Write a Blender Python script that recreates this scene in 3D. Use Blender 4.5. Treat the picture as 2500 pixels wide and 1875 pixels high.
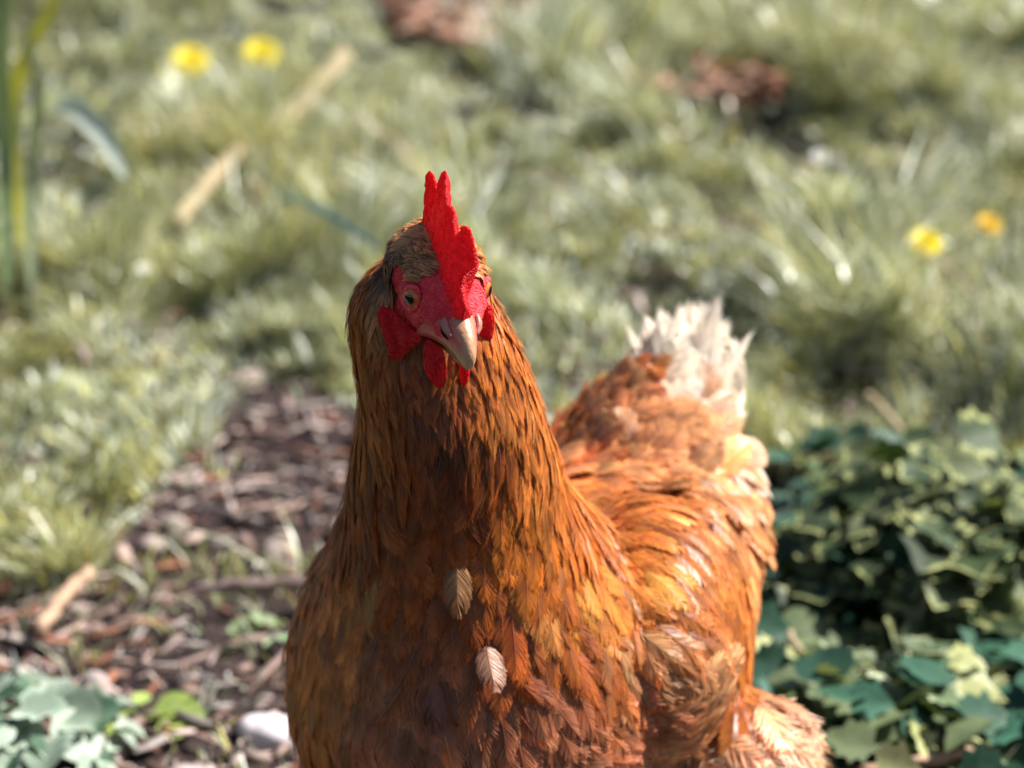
import bpy, bmesh, math, random
import numpy as np
from mathutils import Vector, Matrix
rng = np.random.default_rng(7)
random.seed(7)
R = math.radians
SC = bpy.context.scene
for o in list(bpy.data.objects): bpy.data.objects.remove(o)

# ------------------------------------------------------------------ camera
PITCH, LENS, CZ, CY = 19.0, 89.0, 0.664, -1.0
cd = bpy.data.cameras.new('camera'); cam = bpy.data.objects.new('camera', cd)
SC.collection.objects.link(cam); SC.camera = cam
cam.location = (0, CY, CZ); cam.rotation_euler = (R(90 - PITCH), 0, 0)
cd.lens = LENS; cd.sensor_width = 36; cd.clip_start = 0.05; cd.clip_end = 500
cd.dof.use_dof = True; cd.dof.focus_distance = 1.045; cd.dof.aperture_fstop = 7.0; cd.dof.aperture_blades = 0
# ------------------------------------------------------------------ light
SUN_TO = Vector((0.63, 0.12, 0.78)).normalized()      # towards the sun
w = bpy.data.worlds.new('World'); SC.world = w; w.use_nodes = True
nt = w.node_tree; bgn = nt.nodes['Background']
sky = nt.nodes.new('ShaderNodeTexSky'); sky.sky_type = 'NISHITA'; sky.sun_disc = False
sky.sun_elevation = math.asin(SUN_TO.z); sky.sun_rotation = math.atan2(SUN_TO.x, SUN_TO.y)
nt.links.new(sky.outputs[0], bgn.inputs[0]); bgn.inputs[1].default_value = 0.054
sd = bpy.data.lights.new('sun', 'SUN'); sd.energy = 5.0; sd.angle = R(0.5); sd.color = (1, 0.97, 0.92)
so = bpy.data.objects.new('sun', sd); SC.collection.objects.link(so)
so.rotation_euler = SUN_TO.to_track_quat('Z', 'Y').to_euler()
SC.view_settings.view_transform = 'Standard'; SC.view_settings.look = 'None'
SC.view_settings.exposure = 1.12; SC.view_settings.gamma = 1.0
SC.render.engine = 'CYCLES'
SC.cycles.max_bounces = 6; SC.cycles.diffuse_bounces = 3; SC.cycles.transparent_max_bounces = 6
SC.render.resolution_x = 1024; SC.render.resolution_y = 768

# ------------------------------------------------------------------ helpers
K = 36.0 / LENS / 2500.0
p_ = R(PITCH)
FW = np.array([0, math.cos(p_), -math.sin(p_)]); UP = np.array([0, math.sin(p_), math.cos(p_)]); RT = np.array([1.0, 0, 0])
CAM = np.array([0, CY, CZ])
def ray(px, py): return FW + (px - 1250) * K * RT + (937.5 - py) * K * UP
def P(px, py, Y):
    d = ray(px, py); return CAM + d * ((Y - CY) / d[1])
def G(px, py, z=0.0):
    d = ray(px, py); return CAM + d * ((z - CZ) / d[2])
def toimg(p):
    v = np.atleast_2d(p) - CAM
    t = v @ FW
    return np.stack([1250 + (v @ RT) / t / K, 937.5 - (v @ UP) / t / K], 1)
def link(o, parent=None):
    SC.collection.objects.link(o)
    if parent is not None: o.parent = parent
    return o
def mesh_obj(name, V, F, mat, parent=None, smooth=False, col=None, uvn=None):
    me = bpy.data.meshes.new(name)
    V = np.asarray(V, dtype=np.float32)
    me.vertices.add(len(V)); me.vertices.foreach_set('co', V.ravel())
    if isinstance(F, np.ndarray):
        n, k = F.shape; me.loops.add(n * k); me.loops.foreach_set('vertex_index', F.astype(np.int32).ravel())
        me.polygons.add(n); me.polygons.foreach_set('loop_start', np.arange(n, dtype=np.int32) * k)
    else:
        ls = [len(f) for f in F]; me.loops.add(sum(ls)); me.loops.foreach_set('vertex_index', [i for f in F for i in f])
        me.polygons.add(len(F)); me.polygons.foreach_set('loop_start', np.concatenate([[0], np.cumsum(ls)[:-1]]).astype(np.int32))
    if smooth: me.polygons.foreach_set('use_smooth', np.ones(len(me.polygons), dtype=bool))
    if col is not None:
        c = np.ones((len(V), 4), dtype=np.float32); c[:, :3] = col
        a = me.color_attributes.new('Col', 'FLOAT_COLOR', 'POINT'); a.data.foreach_set('color', c.ravel())
    me.update(calc_edges=True); me.validate()
    me.materials.append(mat)
    return link(bpy.data.objects.new(name, me), parent)
def tag(o, label=None, cat=None, group=None, kind=None):
    if label: o['label'] = label
    if cat: o['category'] = cat
    if group: o['group'] = group
    if kind: o['kind'] = kind
    return o
def empty(name, loc):
    o = bpy.data.objects.new(name, None); o.location = loc; o.empty_display_size = 0.02
    return link(o)
def rebase(o, loc):
    """move the origin of a top-level mesh to loc, shape unchanged"""
    o.data.transform(Matrix.Translation(-Vector(loc))); o.location = loc
def cr(pts, n):
    """Catmull-Rom resample"""
    pts = np.asarray(pts, float); m = len(pts); t = np.linspace(0, m - 1, n); i = np.clip(t.astype(int), 0, m - 2); f = (t - i)[:, None]
    g = lambda k: pts[np.clip(k, 0, m - 1)]
    a, b, c, d = g(i - 1), g(i), g(i + 1), g(i + 2)
    return 0.5 * (2 * b + (c - a) * f + (2 * a - 5 * b + 4 * c - d) * f ** 2 + (3 * b - a - 3 * c + d) * f ** 3)
_h = rng.random((256, 256))
def vnoise(x, y, s=1.0, o=0):
    x = np.asarray(x) / s + 37.3 + o * 11.7; y = np.asarray(y) / s + 91.1 + o * 5.3
    xi = np.floor(x).astype(int); yi = np.floor(y).astype(int); fx = x - xi; fy = y - yi
    fx = fx * fx * (3 - 2 * fx); fy = fy * fy * (3 - 2 * fy)
    g = lambda a, b: _h[a % 256, b % 256]
    return (g(xi, yi) * (1 - fx) + g(xi + 1, yi) * fx) * (1 - fy) + (g(xi, yi + 1) * (1 - fx) + g(xi + 1, yi + 1) * fx) * fy
def unit(v): return v / np.maximum(np.linalg.norm(v, axis=-1, keepdims=True), 1e-9)
def tube(pts, rad, n=8, cap=True):
    pts = np.asarray(pts, float); rad = np.broadcast_to(rad, (len(pts),)); V = []; F = []
    t = unit(np.gradient(pts, axis=0)); a = np.cross(t, [0.13, 0.31, 0.94]); a = unit(a); b = np.cross(t, a)
    for i in range(len(pts)):
        for k in range(n):
            q = 2 * math.pi * k / n; V.append(pts[i] + rad[i] * (math.cos(q) * a[i] + math.sin(q) * b[i]))
    for i in range(len(pts) - 1):
        for k in range(n):
            k2 = (k + 1) % n; F.append((i * n + k, i * n + k2, (i + 1) * n + k2, (i + 1) * n + k))
    if cap: F.append(tuple(range(n))[::-1]); F.append(tuple((len(pts) - 1) * n + k for k in range(n)))
    return V, F
def merge(parts):
    V = []; F = []
    for v, f in parts:
        o = len(V); V += [tuple(x) for x in v]; F += [tuple(i + o for i in q) for q in f]
    return V, F

# ------------------------------------------------------------------ materials
def mat(name):
    m = bpy.data.materials.new(name); m.use_nodes = True
    return m, m.node_tree.nodes, m.node_tree.links, m.node_tree.nodes['Principled BSDF']
def noise(N, L, scale, detail=3, rough=0.6, vec=None):
    n = N.new('ShaderNodeTexNoise'); n.inputs['Scale'].default_value = scale; n.inputs['Detail'].default_value = detail; n.inputs['Roughness'].default_value = rough
    if vec is None:
        t = N.new('ShaderNodeTexCoord'); vec = t.outputs['Object']
    L.new(vec, n.inputs['Vector']); return n
def ramp(N, L, src, stops):
    r = N.new('ShaderNodeValToRGB'); L.new(src, r.inputs[0]); e = r.color_ramp.elements
    while len(e) < len(stops): e.new(0.5)
    for k, (pos, c) in enumerate(stops): e[k].position = pos; e[k].color = (*c, 1)
    return r
def bump(N, L, src, b, dist, strength=1.0):
    n = N.new('ShaderNodeBump'); n.inputs['Distance'].default_value = dist; n.inputs['Strength'].default_value = strength
    L.new(src, n.inputs['Height']); L.new(n.outputs[0], b.inputs['Normal']); return n
def leafy(name, rough=0.5, spec=0.4, trans=0.35, tint=(1, 1, 1), var=0.35, nscale=60, sheen=0.0):
    """vertex-coloured thin material: principled + translucent"""
    m, N, L, b = mat(name)
    a = N.new('ShaderNodeVertexColor'); a.layer_name = 'Col'
    n = noise(N, L, nscale, 3)
    mr = N.new('ShaderNodeMapRange'); mr.inputs[1].default_value = 0.3; mr.inputs[2].default_value = 0.7
    mr.inputs[3].default_value = 1 - var; mr.inputs[4].default_value = 1 + var; L.new(n.outputs[0], mr.inputs[0])
    mx = N.new('ShaderNodeMix'); mx.data_type = 'RGBA'; mx.blend_type = 'MULTIPLY'; mx.inputs[0].default_value = 1
    L.new(a.outputs[0], mx.inputs[6]); L.new(mr.outputs[0], mx.inputs[7])
    L.new(mx.outputs[2], b.inputs['Base Color']); b.inputs['Roughness'].default_value = rough
    b.inputs['Specular IOR Level'].default_value = spec
    if sheen: b.inputs['Sheen Weight'].default_value = sheen; b.inputs['Sheen Roughness'].default_value = 0.4
    t = N.new('ShaderNodeBsdfTranslucent'); 
    tc = N.new('ShaderNodeMix'); tc.data_type = 'RGBA'; tc.blend_type = 'MULTIPLY'; tc.inputs[0].default_value = 1
    L.new(mx.outputs[2], tc.inputs[6]); tc.inputs[7].default_value = (*tint, 1); L.new(tc.outputs[2], t.inputs[0])
    ms = N.new('ShaderNodeMixShader'); ms.inputs[0].default_value = trans
    L.new(b.outputs[0], ms.inputs[1]); L.new(t.outputs[0], ms.inputs[2]); L.new(ms.outputs[0], N['Material Output'].inputs[0])
    return m
M_FEATHER = leafy('feather', 0.40, 0.38, 0.25, (1.15, 0.8, 0.55), 0.25, 90)
M_TAIL = leafy('tail_feather', 0.5, 0.25, 0.48, (1.0, .97, .9), 0.08, 90)
M_GRASS = leafy('grass_blade', 0.30, 0.6, 0.22, (1.1, 1.05, 0.55), 0.25, 25)
M_LEAF = leafy('plant_leaf', 0.58, 0.25, 0.14, (0.9, 1.1, 0.5), 0.25, 60)
M_LITTER = leafy('leaf_litter', 0.75, 0.25, 0.08, (1, 0.8, 0.6), 0.3, 120)
M_PETAL = leafy('petal', 0.5, 0.3, 0.3, (1, 0.95, 0.5), 0.1, 80)

def skin_mat(name, c1, c2, scale, dist, rough=0.42, sss=0.15, use_attr=False, trans=0):
    m, N, L, b = mat(name)
    n = noise(N, L, scale * 0.35, 4)
    r = ramp(N, L, n.outputs[0], [(0.3, c1), (0.7, c2)])
    src = r.outputs[0]
    if use_attr:
        a = N.new('ShaderNodeVertexColor'); a.layer_name = 'Col'
        mx = N.new('ShaderNodeMix'); mx.data_type = 'RGBA'; mx.blend_type = 'MULTIPLY'; mx.inputs[0].default_value = 1
        L.new(r.outputs[0], mx.inputs[6]); L.new(a.outputs[0], mx.inputs[7]); src = mx.outputs[2]
    L.new(src, b.inputs['Base Color']); b.inputs['Roughness'].default_value = rough
    b.inputs['Subsurface Weight'].default_value = sss; b.inputs['Subsurface Radius'].default_value = (0.004, 0.001, 0.0007); b.inputs['Subsurface Scale'].default_value = 0.6
    v = N.new('ShaderNodeTexVoronoi'); v.inputs['Scale'].default_value = scale
    t = N.new('ShaderNodeTexCoord'); L.new(t.outputs['Object'], v.inputs['Vector'])
    n2 = noise(N, L, scale * 1.3, 3)
    mm = N.new('ShaderNodeMath'); mm.operation = 'SUBTRACT'; L.new(n2.outputs[0], mm.inputs[0]); L.new(v.outputs[0], mm.inputs[1])
    bump(N, L, mm.outputs[0], b, dist)
    b.inputs['Specular IOR Level'].default_value = 0.35
    if trans:
        t2 = N.new('ShaderNodeBsdfTranslucent'); L.new(src, t2.inputs[0]); ms = N.new('ShaderNodeMixShader'); ms.inputs[0].default_value = trans
        L.new(b.outputs[0], ms.inputs[1]); L.new(t2.outputs[0], ms.inputs[2]); L.new(ms.outputs[0], N['Material Output'].inputs[0])
    return m
M_COMB = skin_mat('comb_skin', (0.72, 0.004, 0.012), (0.98, 0.040, 0.050), 1100, 0.0006, 0.42, 0.35, False, 0.38)
M_SKIN = skin_mat('face_skin', (0.82, 0.016, 0.030), (0.95, 0.075, 0.09), 900, 0.0010, 0.48, 0.2, True)
def simple(name, c, rough, spec=0.5, coat=0, sc=200, v=0.15, bd=0):
    m, N, L, b = mat(name)
    n = noise(N, L, sc, 4)
    r = ramp(N, L, n.outputs[0], [(0.3, tuple(x * (1 - v) for x in c)), (0.7, tuple(min(1, x * (1 + v)) for x in c))])
    L.new(r.outputs[0], b.inputs['Base Color']); b.inputs['Roughness'].default_value = rough; b.inputs['Specular IOR Level'].default_value = spec
    b.inputs['Coat Weight'].default_value = coat; b.inputs['Coat Roughness'].default_value = 0.03
    if bd: bump(N, L, n.outputs[0], b, bd)
    return m
M_BEAK = None
def beak_mat():
    m, N, L, b = mat('beak_horn')
    a = N.new('ShaderNodeVertexColor'); a.layer_name = 'Col'; n = noise(N, L, 400, 4)
    mr = N.new('ShaderNodeMapRange'); mr.inputs[1].default_value = .3; mr.inputs[2].default_value = .7; mr.inputs[3].default_value = .8; mr.inputs[4].default_value = 1.15; L.new(n.outputs[0], mr.inputs[0])
    mx = N.new('ShaderNodeMix'); mx.data_type = 'RGBA'; mx.blend_type = 'MULTIPLY'; mx.inputs[0].default_value = 1
    L.new(a.outputs[0], mx.inputs[6]); L.new(mr.outputs[0], mx.inputs[7]); L.new(mx.outputs[2], b.inputs['Base Color'])
    b.inputs['Roughness'].default_value = 0.33; b.inputs['Subsurface Weight'].default_value = 0.15; b.inputs['Subsurface Radius'].default_value = (.002, .001, .0006)
    bump(N, L, n.outputs[0], b, 0.0004)
    return m
M_BEAK = beak_mat()
def eye_mat():
    m, N, L, b = mat('eyeball')
    a = N.new('ShaderNodeVertexColor'); a.layer_name = 'Col'; L.new(a.outputs[0], b.inputs['Base Color'])
    b.inputs['Roughness'].default_value = 0.25; b.inputs['Coat Weight'].default_value = .25; b.inputs['Coat Roughness'].default_value = 0.02
    return m
M_EYE = eye_mat()
M_BLACK = simple('pupil_black', (0.004, 0.004, 0.005), 0.08, 0.5, 0.2)
M_SLIT = simple('nostril_dark', (0.03, 0.008, 0.006), 0.7, 0.1)
M_SHANK = simple('leg_scales', (0.55, 0.38, 0.13), 0.5, 0.4, 0, 500, 0.25, 0.0008)
M_STONE = simple('stone', (0.33, 0.26, 0.23), 0.75, 0.3, 0, 60, 0.3, 0.003)
M_WHITESTONE = simple('white_stone', (0.36, 0.29, 0.27), 0.6, 0.4, 0, 60, 0.15, 0.002)
M_TWIG = simple('dead_wood', (0.40, 0.26, 0.17), 0.8, 0.2, 0, 90, 0.35, 0.003)
M_STALK = simple('dry_stalk', (0.33, 0.26, 0.15), 0.7, 0.3, 0, 40, 0.2, 0.002)
M_STEM = simple('green_stem', (0.16, 0.2, 0.06), 0.55, 0.4, 0, 60, 0.2)
def soil_mat():
    m, N, L, b = mat('soil')
    n = noise(N, L, 9, 6, 0.7); n2 = noise(N, L, 120, 5, 0.7)
    mm = N.new('ShaderNodeMath'); mm.operation = 'MULTIPLY_ADD'; mm.inputs[1].default_value = 0.5; L.new(n2.outputs[0], mm.inputs[0]); 
    m3 = N.new('ShaderNodeMath'); m3.operation = 'MULTIPLY'; m3.inputs[1].default_value = 0.5; L.new(n.outputs[0], m3.inputs[0]); L.new(m3.outputs[0], mm.inputs[2])
    r = ramp(N, L, mm.outputs[0], [(0.34, (0.018, 0.012, 0.013)), (0.52, (0.06, 0.038, 0.036)), (0.70, (0.16, 0.105, 0.09))])
    a = N.new('ShaderNodeVertexColor'); a.layer_name = 'Col'; mx = N.new('ShaderNodeMix'); mx.data_type = 'RGBA'; mx.blend_type = 'MULTIPLY'; mx.inputs[0].default_value = 1
    L.new(r.outputs[0], mx.inputs[6]); L.new(a.outputs[0], mx.inputs[7]); L.new(mx.outputs[2], b.inputs['Base Color']); b.inputs['Roughness'].default_value = 0.9; b.inputs['Specular IOR Level'].default_value = 0.2
    bump(N, L, mm.outputs[0], b, 0.02)
    return m
M_SOIL = soil_mat()

# ================================================================== THE GROUND
def soilmask(px, py):
    """1 where the photograph shows bare earth and litter"""
    poly = np.array([(-400, 1430), (200, 1400), (310, 1240), (450, 1100), (580, 985), (760, 985), (900, 1060), (1100, 1200), (1500, 1500), (1750, 1860), (2700, 1850), (2900, 3200), (-900, 3200)])
    px = np.asarray(px, float); py = np.asarray(py, float); ins = np.zeros(px.shape, bool); j = len(poly) - 1
    for i in range(len(poly)):
        xi, yi = poly[i]; xj, yj = poly[j]
        c = ((yi > py) != (yj > py)) & (px < (xj - xi) * (py - yi) / (yj - yi + 1e-9) + xi); ins ^= c; j = i
    return ins
def gheight(x, y):
    near = np.exp(-((x / 3) ** 2 + ((y - 1) / 4) ** 2))
    return ((vnoise(x, y, 0.5) - 0.5) * 0.05 + (vnoise(x, y, 0.09, 1) - 0.5) * 0.016 + (vnoise(x, y, 0.025, 2) - 0.5) * 0.006) * near - 0.004
ax = np.concatenate([-np.geomspace(250, 1.3, 18), np.arange(-1.2, 1.21, 0.012), np.geomspace(1.3, 250, 18)])
ay = np.concatenate([-np.geomspace(60, 0.7, 14), np.arange(-0.6, 3.6, 0.014), np.geomspace(3.7, 350, 20)])
X, Y = np.meshgrid(ax, ay); Z = gheight(X, Y)
# level under the hen's feet
V = np.stack([X, Y, Z], -1).reshape(-1, 3); nx, ny = len(ax), len(ay)
i0 = (np.arange(ny - 1)[:, None] * nx + np.arange(nx - 1)[None]).ravel()
_im = toimg(V + [0, 0, 1e-6]); _s = soilmask(_im[:, 0], _im[:, 1] + (vnoise(V[:, 0], V[:, 1], 0.06, 5) - .5) * 120) & (V[:, 1] > -.5)
GCOL = np.where(_s[:, None], np.array([[1.0, 1.0, 1.0]]), np.array([[.32, .42, .24]]))
ground = mesh_obj('ground', V, np.stack([i0, i0 + 1, i0 + nx + 1, i0 + nx], 1), M_SOIL, None, True, GCOL)
tag(ground, kind='structure')

# ---- grass
def blades(x, y, h, wd, colr, lean=0.5, az=None, seg=4):
    n = len(x); z = gheight(x, y)
    az = rng.random(n) * 2 * math.pi if az is None else az
    fa = rng.random(n) * 2 * math.pi
    d = np.stack([np.cos(az), np.sin(az), np.zeros(n)], 1); s = np.stack([np.cos(fa), np.sin(fa), np.zeros(n)], 1)
    ln = lean * (0.3 + rng.random(n))
    Vs = []
    for k in range(seg + 1):
        t = k / seg
        c = np.stack([x, y, z - 0.003], 1) + d * (h * ln * t ** 1.8)[:, None] + np.array([0, 0, 1]) * (h * (t - 0.35 * ln * t * t))[:, None]
        ww = wd * (1 - t ** 2.2) * (0.6 + 0.8 * min(t, 0.5)) * 0.5 + 1e-5
        Vs += [c - s * ww[:, None], c + s * ww[:, None]]
    V = np.stack(Vs, 1).reshape(-1, 3); m = 2 * (seg + 1)
    b = (np.arange(n) * m)[:, None, None] + (np.arange(seg) * 2)[None, :, None] + np.array([0, 1, 3, 2])[None, None]
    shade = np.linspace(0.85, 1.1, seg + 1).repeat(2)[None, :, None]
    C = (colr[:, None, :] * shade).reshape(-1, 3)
    return V, b.reshape(-1, 4), C
def grass_field():
    n0 = 620000
    y = -0.05 + rng.random(n0) ** 1.1 * 4.0; half = 0.55 + (y + 1) * 0.27
    x = (rng.random(n0) * 2 - 1) * half
    p = toimg(np.stack([x, y, np.zeros(n0)], 1)); px, py = p[:, 0], p[:, 1]
    soil = soilmask(px, py + (vnoise(x, y, 0.06, 5) - 0.5) * 120)
    cl = vnoise(x, y, 0.11, 3) * 0.6 + vnoise(x, y, 0.045, 4) * 0.4
    big = vnoise(x, y * 0.8, 0.33, 6)
    gap = vnoise(x, y * 1.1, 0.15, 14) * .65 + vnoise(x, y, 0.06, 15) * .35
    keep = ((cl * 0.75 + big * 0.4 + .2 * ((px < 800) & (py > 750))) > 0.24 + 0.20 * rng.random(n0)) & ((gap > .20 + .20 * rng.random(n0)) | ((px < 800) & (py > 750)))
    keep &= ~(soil & (rng.random(n0) > np.where(px < 860, .07, .16) * (cl > 0.52)))
    # brown patch at the top, and gaps
    patch = ((px - 1130) / 185) ** 2 + ((py - 85) / 135) ** 2 < 1
    patch |= ((px - 1740) / 190) ** 2 + ((py - 300) / 70) ** 2 < 1
    patch |= ((px - 640) / 140) ** 2 + ((py - 560) / 75) ** 2 < 1
    patch |= ((px - 2050) / 130) ** 2 + ((py - 450) / 30) ** 2 < 1
    patch |= ((px - 2230) / 160) ** 2 + ((py - 530) / 30) ** 2 < 1
    keep &= ~(patch & (rng.random(n0) > 0.08))
    ivy = (px > 1820 + (py - 1000) * -0.1) & (py > 1110)
    keep &= ~(ivy & (rng.random(n0) > 0.06))
    x, y, cl, big, px, py, soil, gap = [a[keep] for a in (x, y, cl, big, px, py, soil, gap)]
    n = len(x); print('grass blades', n)
    h = (0.012 + 0.15 * np.clip((cl - 0.30) * 1.6, 0, 1) ** 1.5 * (.45 + big) * np.clip((gap - .28) * 3.2, np.where((px < 800) & (py > 750), .55, .2), 1.25)) * (0.5 + 0.65 * rng.random(n))
    h = np.where(soil, h * 0.5, h)
    mid = np.exp(-(((px - 1600) / 450) ** 2 + ((py - 700) / 260) ** 2)); h *= 1 + 0.35 * mid
    wd = 0.0018 + 0.0040 * rng.random(n) ** 2
    pal = np.array([(0.24, 0.27, 0.17), (0.46, 0.47, 0.33), (0.06, 0.09, 0.06), (0.60, 0.56, 0.20), (0.74, 0.77, 0.68), (0.42, 0.30, 0.21)])
    wgt = np.array([0.25, 0.28, 0.15, 0.13, 0.14, 0.05])
    zone = vnoise(x, y, 0.16, 8)
    ci = rng.choice(6, n, p=wgt); c = pal[ci] * (0.80 + 0.6 * rng.random(n))[:, None]
    yel = np.clip(zone * 2.4 - 1.1, 0, 1)[:, None]
    c = c * (1 - yel * 0.4) + np.array([0.46, 0.44, 0.14]) * yel * 0.4
    az = np.where(rng.random(n) < 0.6, vnoise(x, y, 0.12, 9) * 4 * math.pi, rng.random(n) * 2 * math.pi)
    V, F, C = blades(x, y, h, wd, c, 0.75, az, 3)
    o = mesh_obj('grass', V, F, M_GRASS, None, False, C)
    tag(o, 'short olive green grass growing in uneven tufts over the lawn', 'grass', kind='stuff')
grass_field()

# ---- leaf templates
def leaf_shape(kind):
    """outline in (u across, v along) 0..1"""
    if kind == 'ivy':
        o = [(0, 0), (.30, -.08), (.52, .12), (.42, .34), (.62, .48), (.36, .62), (.2, .82), (0, 1)]
    elif kind == 'lobed':
        o = [(0, 0), (.18, .1), (.40, .12), (.34, .26), (.52, .36), (.40, .48), (.48, .64), (.26, .7), (.2, .88), (0, 1)]
    elif kind == 'round':
        o = [(0, 0.06), (.26, -.04), (.48, .16), (.54, .42), (.44, .72), (.24, .92), (0, 1)]
    else:
        o = [(0, 0), (.16, .15), (.25, .38), (.22, .62), (.11, .86), (0, 1)]
    o = np.array(o, float); mir = o[1:-1][::-1] * [-1, 1]
    return np.vstack([o, mir])
def leaves_mesh(bases, dirs, norms, sizes, cols, kinds, edge=None, cup=0.25):
    V = []; F = []; C = []
    for b, d, n, s, c, k in zip(bases, dirs, norms, sizes, cols, kinds):
        o = leaf_shape(k); d = unit(np.array(d, float)); n = np.array(n, float); n = unit(n - d * (n @ d)); l = np.cross(d, n)
        i0 = len(V); tw = random.uniform(-.3, .3); bd = random.uniform(.1, .5)
        mids = [(0, t) for t in (0.02, .33, .66, .98)]
        def pt(u, v):
            return np.array(b) + s * (l * u + d * v + n * (cup * abs(u) * 0.9 - bd * v * v * 0.4 + tw * u * v))
        inner = o * [0.55, 0.8] + [0, 0.1]
        for (u, v) in o: V.append(pt(u, v)); C.append(edge if edge is not None and (len(V) * 7919 % 10) < 5 else c)
        for (u, v) in inner: V.append(pt(u, v) ); C.append(c)
        V.append(pt(0, .5) - n * s * .02); C.append(np.array(c) * .9)
        m = len(o)
        for k2 in range(m):
            k3 = (k2 + 1) % m; F.append((i0 + k2, i0 + k3, i0 + m + k3, i0 + m + k2)); F.append((i0 + m + k2, i0 + m + k3, i0 + 2 * m))
    return V, F, np.array([np.array(c) for c in C])
# ---- ground cover of ivy-like leaves on the right
def ivy_cover():
    B = []; D = []; N_ = []; S = []; C = []; Kd = []
    for _ in range(5200):
        y = 0.16 + random.random() * 1.4; x = random.uniform(0.14, 0.8)
        px, py = toimg(np.array([x, y, 0.03]))[0]
        if px > 2750 or px < 1700: continue
        lim = 1075 + 60 * math.sin(px / 90) - (px - 1850) * 0.05
        if py < lim: continue
        if py > 1960: continue
        d2 = vnoise(np.array([x]), np.array([y]), .09, 12)[0]
        if px < 1960 and random.random() < .6: d2 *= .5
        if py > 1780 and random.random() < 0.75 : continue
        h = 0.006 + 0.075 * random.random() * max(0, d2 - .15)
        if d2 < 0.33 and random.random() < .7: h *= .3
        a = random.uniform(0, 6.28); tl = random.uniform(-.15, .35)
        B.append((x, y, gheight(np.array([x]), np.array([y]))[0] + h)); D.append((math.cos(a), math.sin(a), tl - .1))
        N_.append((random.gauss(0, .6), random.gauss(-.25, .6), 1)); S.append(random.uniform(.016, .036))
        r = random.random()
        c = np.array((0.03, 0.085, 0.05)) if r < .35 else np.array((0.10, 0.13, 0.06)) if r < .75 else np.array((0.035, 0.105, 0.065)) if r < .9 else np.array((0.34, 0.34, 0.16))
        C.append(c * random.uniform(.7, 1.35)); Kd.append(random.choice(['ivy', 'ivy', 'lobed', 'round']))
    V, F, Cc = leaves_mesh(B, D, N_, S, C, Kd)
    tag(mesh_obj('ivy_ground_cover', V, F, M_LEAF, None, False, Cc), 'low dark green ivy leaves carpeting the ground right of the hen', 'ground cover', kind='stuff')
ivy_cover()
def plant(name, px, py, z, rad, hgt, nl, size, cols, kinds, label, cat, edge=None, tilt=0.5, dome=1.0):
    g = G(px, py, z); root = empty(name, (g[0], g[1], 0)); tag(root, label, cat)
    B = []; D = []; N_ = []; S = []; C = []; Kd = []; stems = []
    for i in range(nl):
        a = random.uniform(0, 6.28); q = math.sqrt(random.random()); r = rad * q
        h = hgt * (1 - dome * q * q * .75) * random.uniform(.55, 1)
        b = np.array([r * math.cos(a), r * math.sin(a), h + gheight(np.array([g[0]]), np.array([g[1]]))[0]])
        B.append(b); a2 = a + random.gauss(0, .7); D.append((math.cos(a2), math.sin(a2), random.uniform(-.5, .5) * tilt))
        N_.append((.5 * math.cos(a) * q + random.gauss(0, .5), .5 * math.sin(a) * q + random.gauss(0, .5) - .15, 1))
        S.append(size * random.uniform(.6, 1.25)); C.append(np.array(random.choice(cols)) * random.uniform(.75, 1.25)); Kd.append(random.choice(kinds))
        if i % 6 == 0:
            stems.append(tube([(b[0] * .2, b[1] * .2, -.004), (b[0] * .6, b[1] * .6, b[2] * .6), b], [.0016, .0013, .0008], 5))
    V, F, Cc = leaves_mesh(B, D, N_, S, C, Kd, edge)
    mesh_obj('foliage', V, F, M_LEAF, root, False, Cc)
    V, F = merge(stems); mesh_obj('stem', V, F, M_STEM, root, True)
    return root
plant('variegated_plant', 2300, 1330, .03, .105, .115, 250, .030, [(.05, .075, .03), (.10, .12, .055), (.04, .06, .028)], ['lobed', 'lobed', 'ivy'],
      'mounded leafy plant with yellow edged lobed leaves right of the tail', 'plant', np.array((.44, .45, .18)))
plant('variegated_plant', 2190, 1690, .02, .062, .062, 130, .026, [(.12, .16, .08), (.09, .13, .06), (.30, .31, .12)], ['lobed', 'ivy'],
      'small pale lobed plant near the bottom right corner of the photo', 'plant', np.array((.46, .48, .30)))
plant('round_leaf_plant', 2060, 1130, .02, .05, .06, 20, .032, [(.045, .10, .065), (.06, .12, .075)], ['round', 'ivy'],
      'few rounded blue green leaves just right of the white tail', 'plant', None, .4)
plant('blue_leaf_plant', 1960, 1730, .02, .045, .04, 26, .030, [(.08, .16, .13), (.10, .19, .155)], ['ivy', 'round'],
      'blue green leaves beside the pale fluffy thigh', 'plant', None, .4)
plant('pale_leaf_plant', 50, 1720, .02, .060, .045, 60, .026, [(.07, .13, .08), (.22, .28, .21), (.30, .35, .28)], ['ivy', 'ovate', 'round'],
      'pale green broad leaved plant in the bottom left corner', 'plant', np.array((.5, .58, .46)), .4)
plant('seedling', 700, 1480, .01, .03, .02, 16, .016, [(.2, .3, .16), (.3, .38, .2)], ['ovate', 'round'],
      'small seedling with pale round leaves on the dark soil', 'plant', None, .4)
plant('seedling', 330, 1690, .01, .02, .018, 9, .022, [(.38, .42, .10), (.3, .38, .1)], ['ovate', 'round'],
      'yellow green seedling among the wood chips at lower left', 'plant', None, .4)

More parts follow.
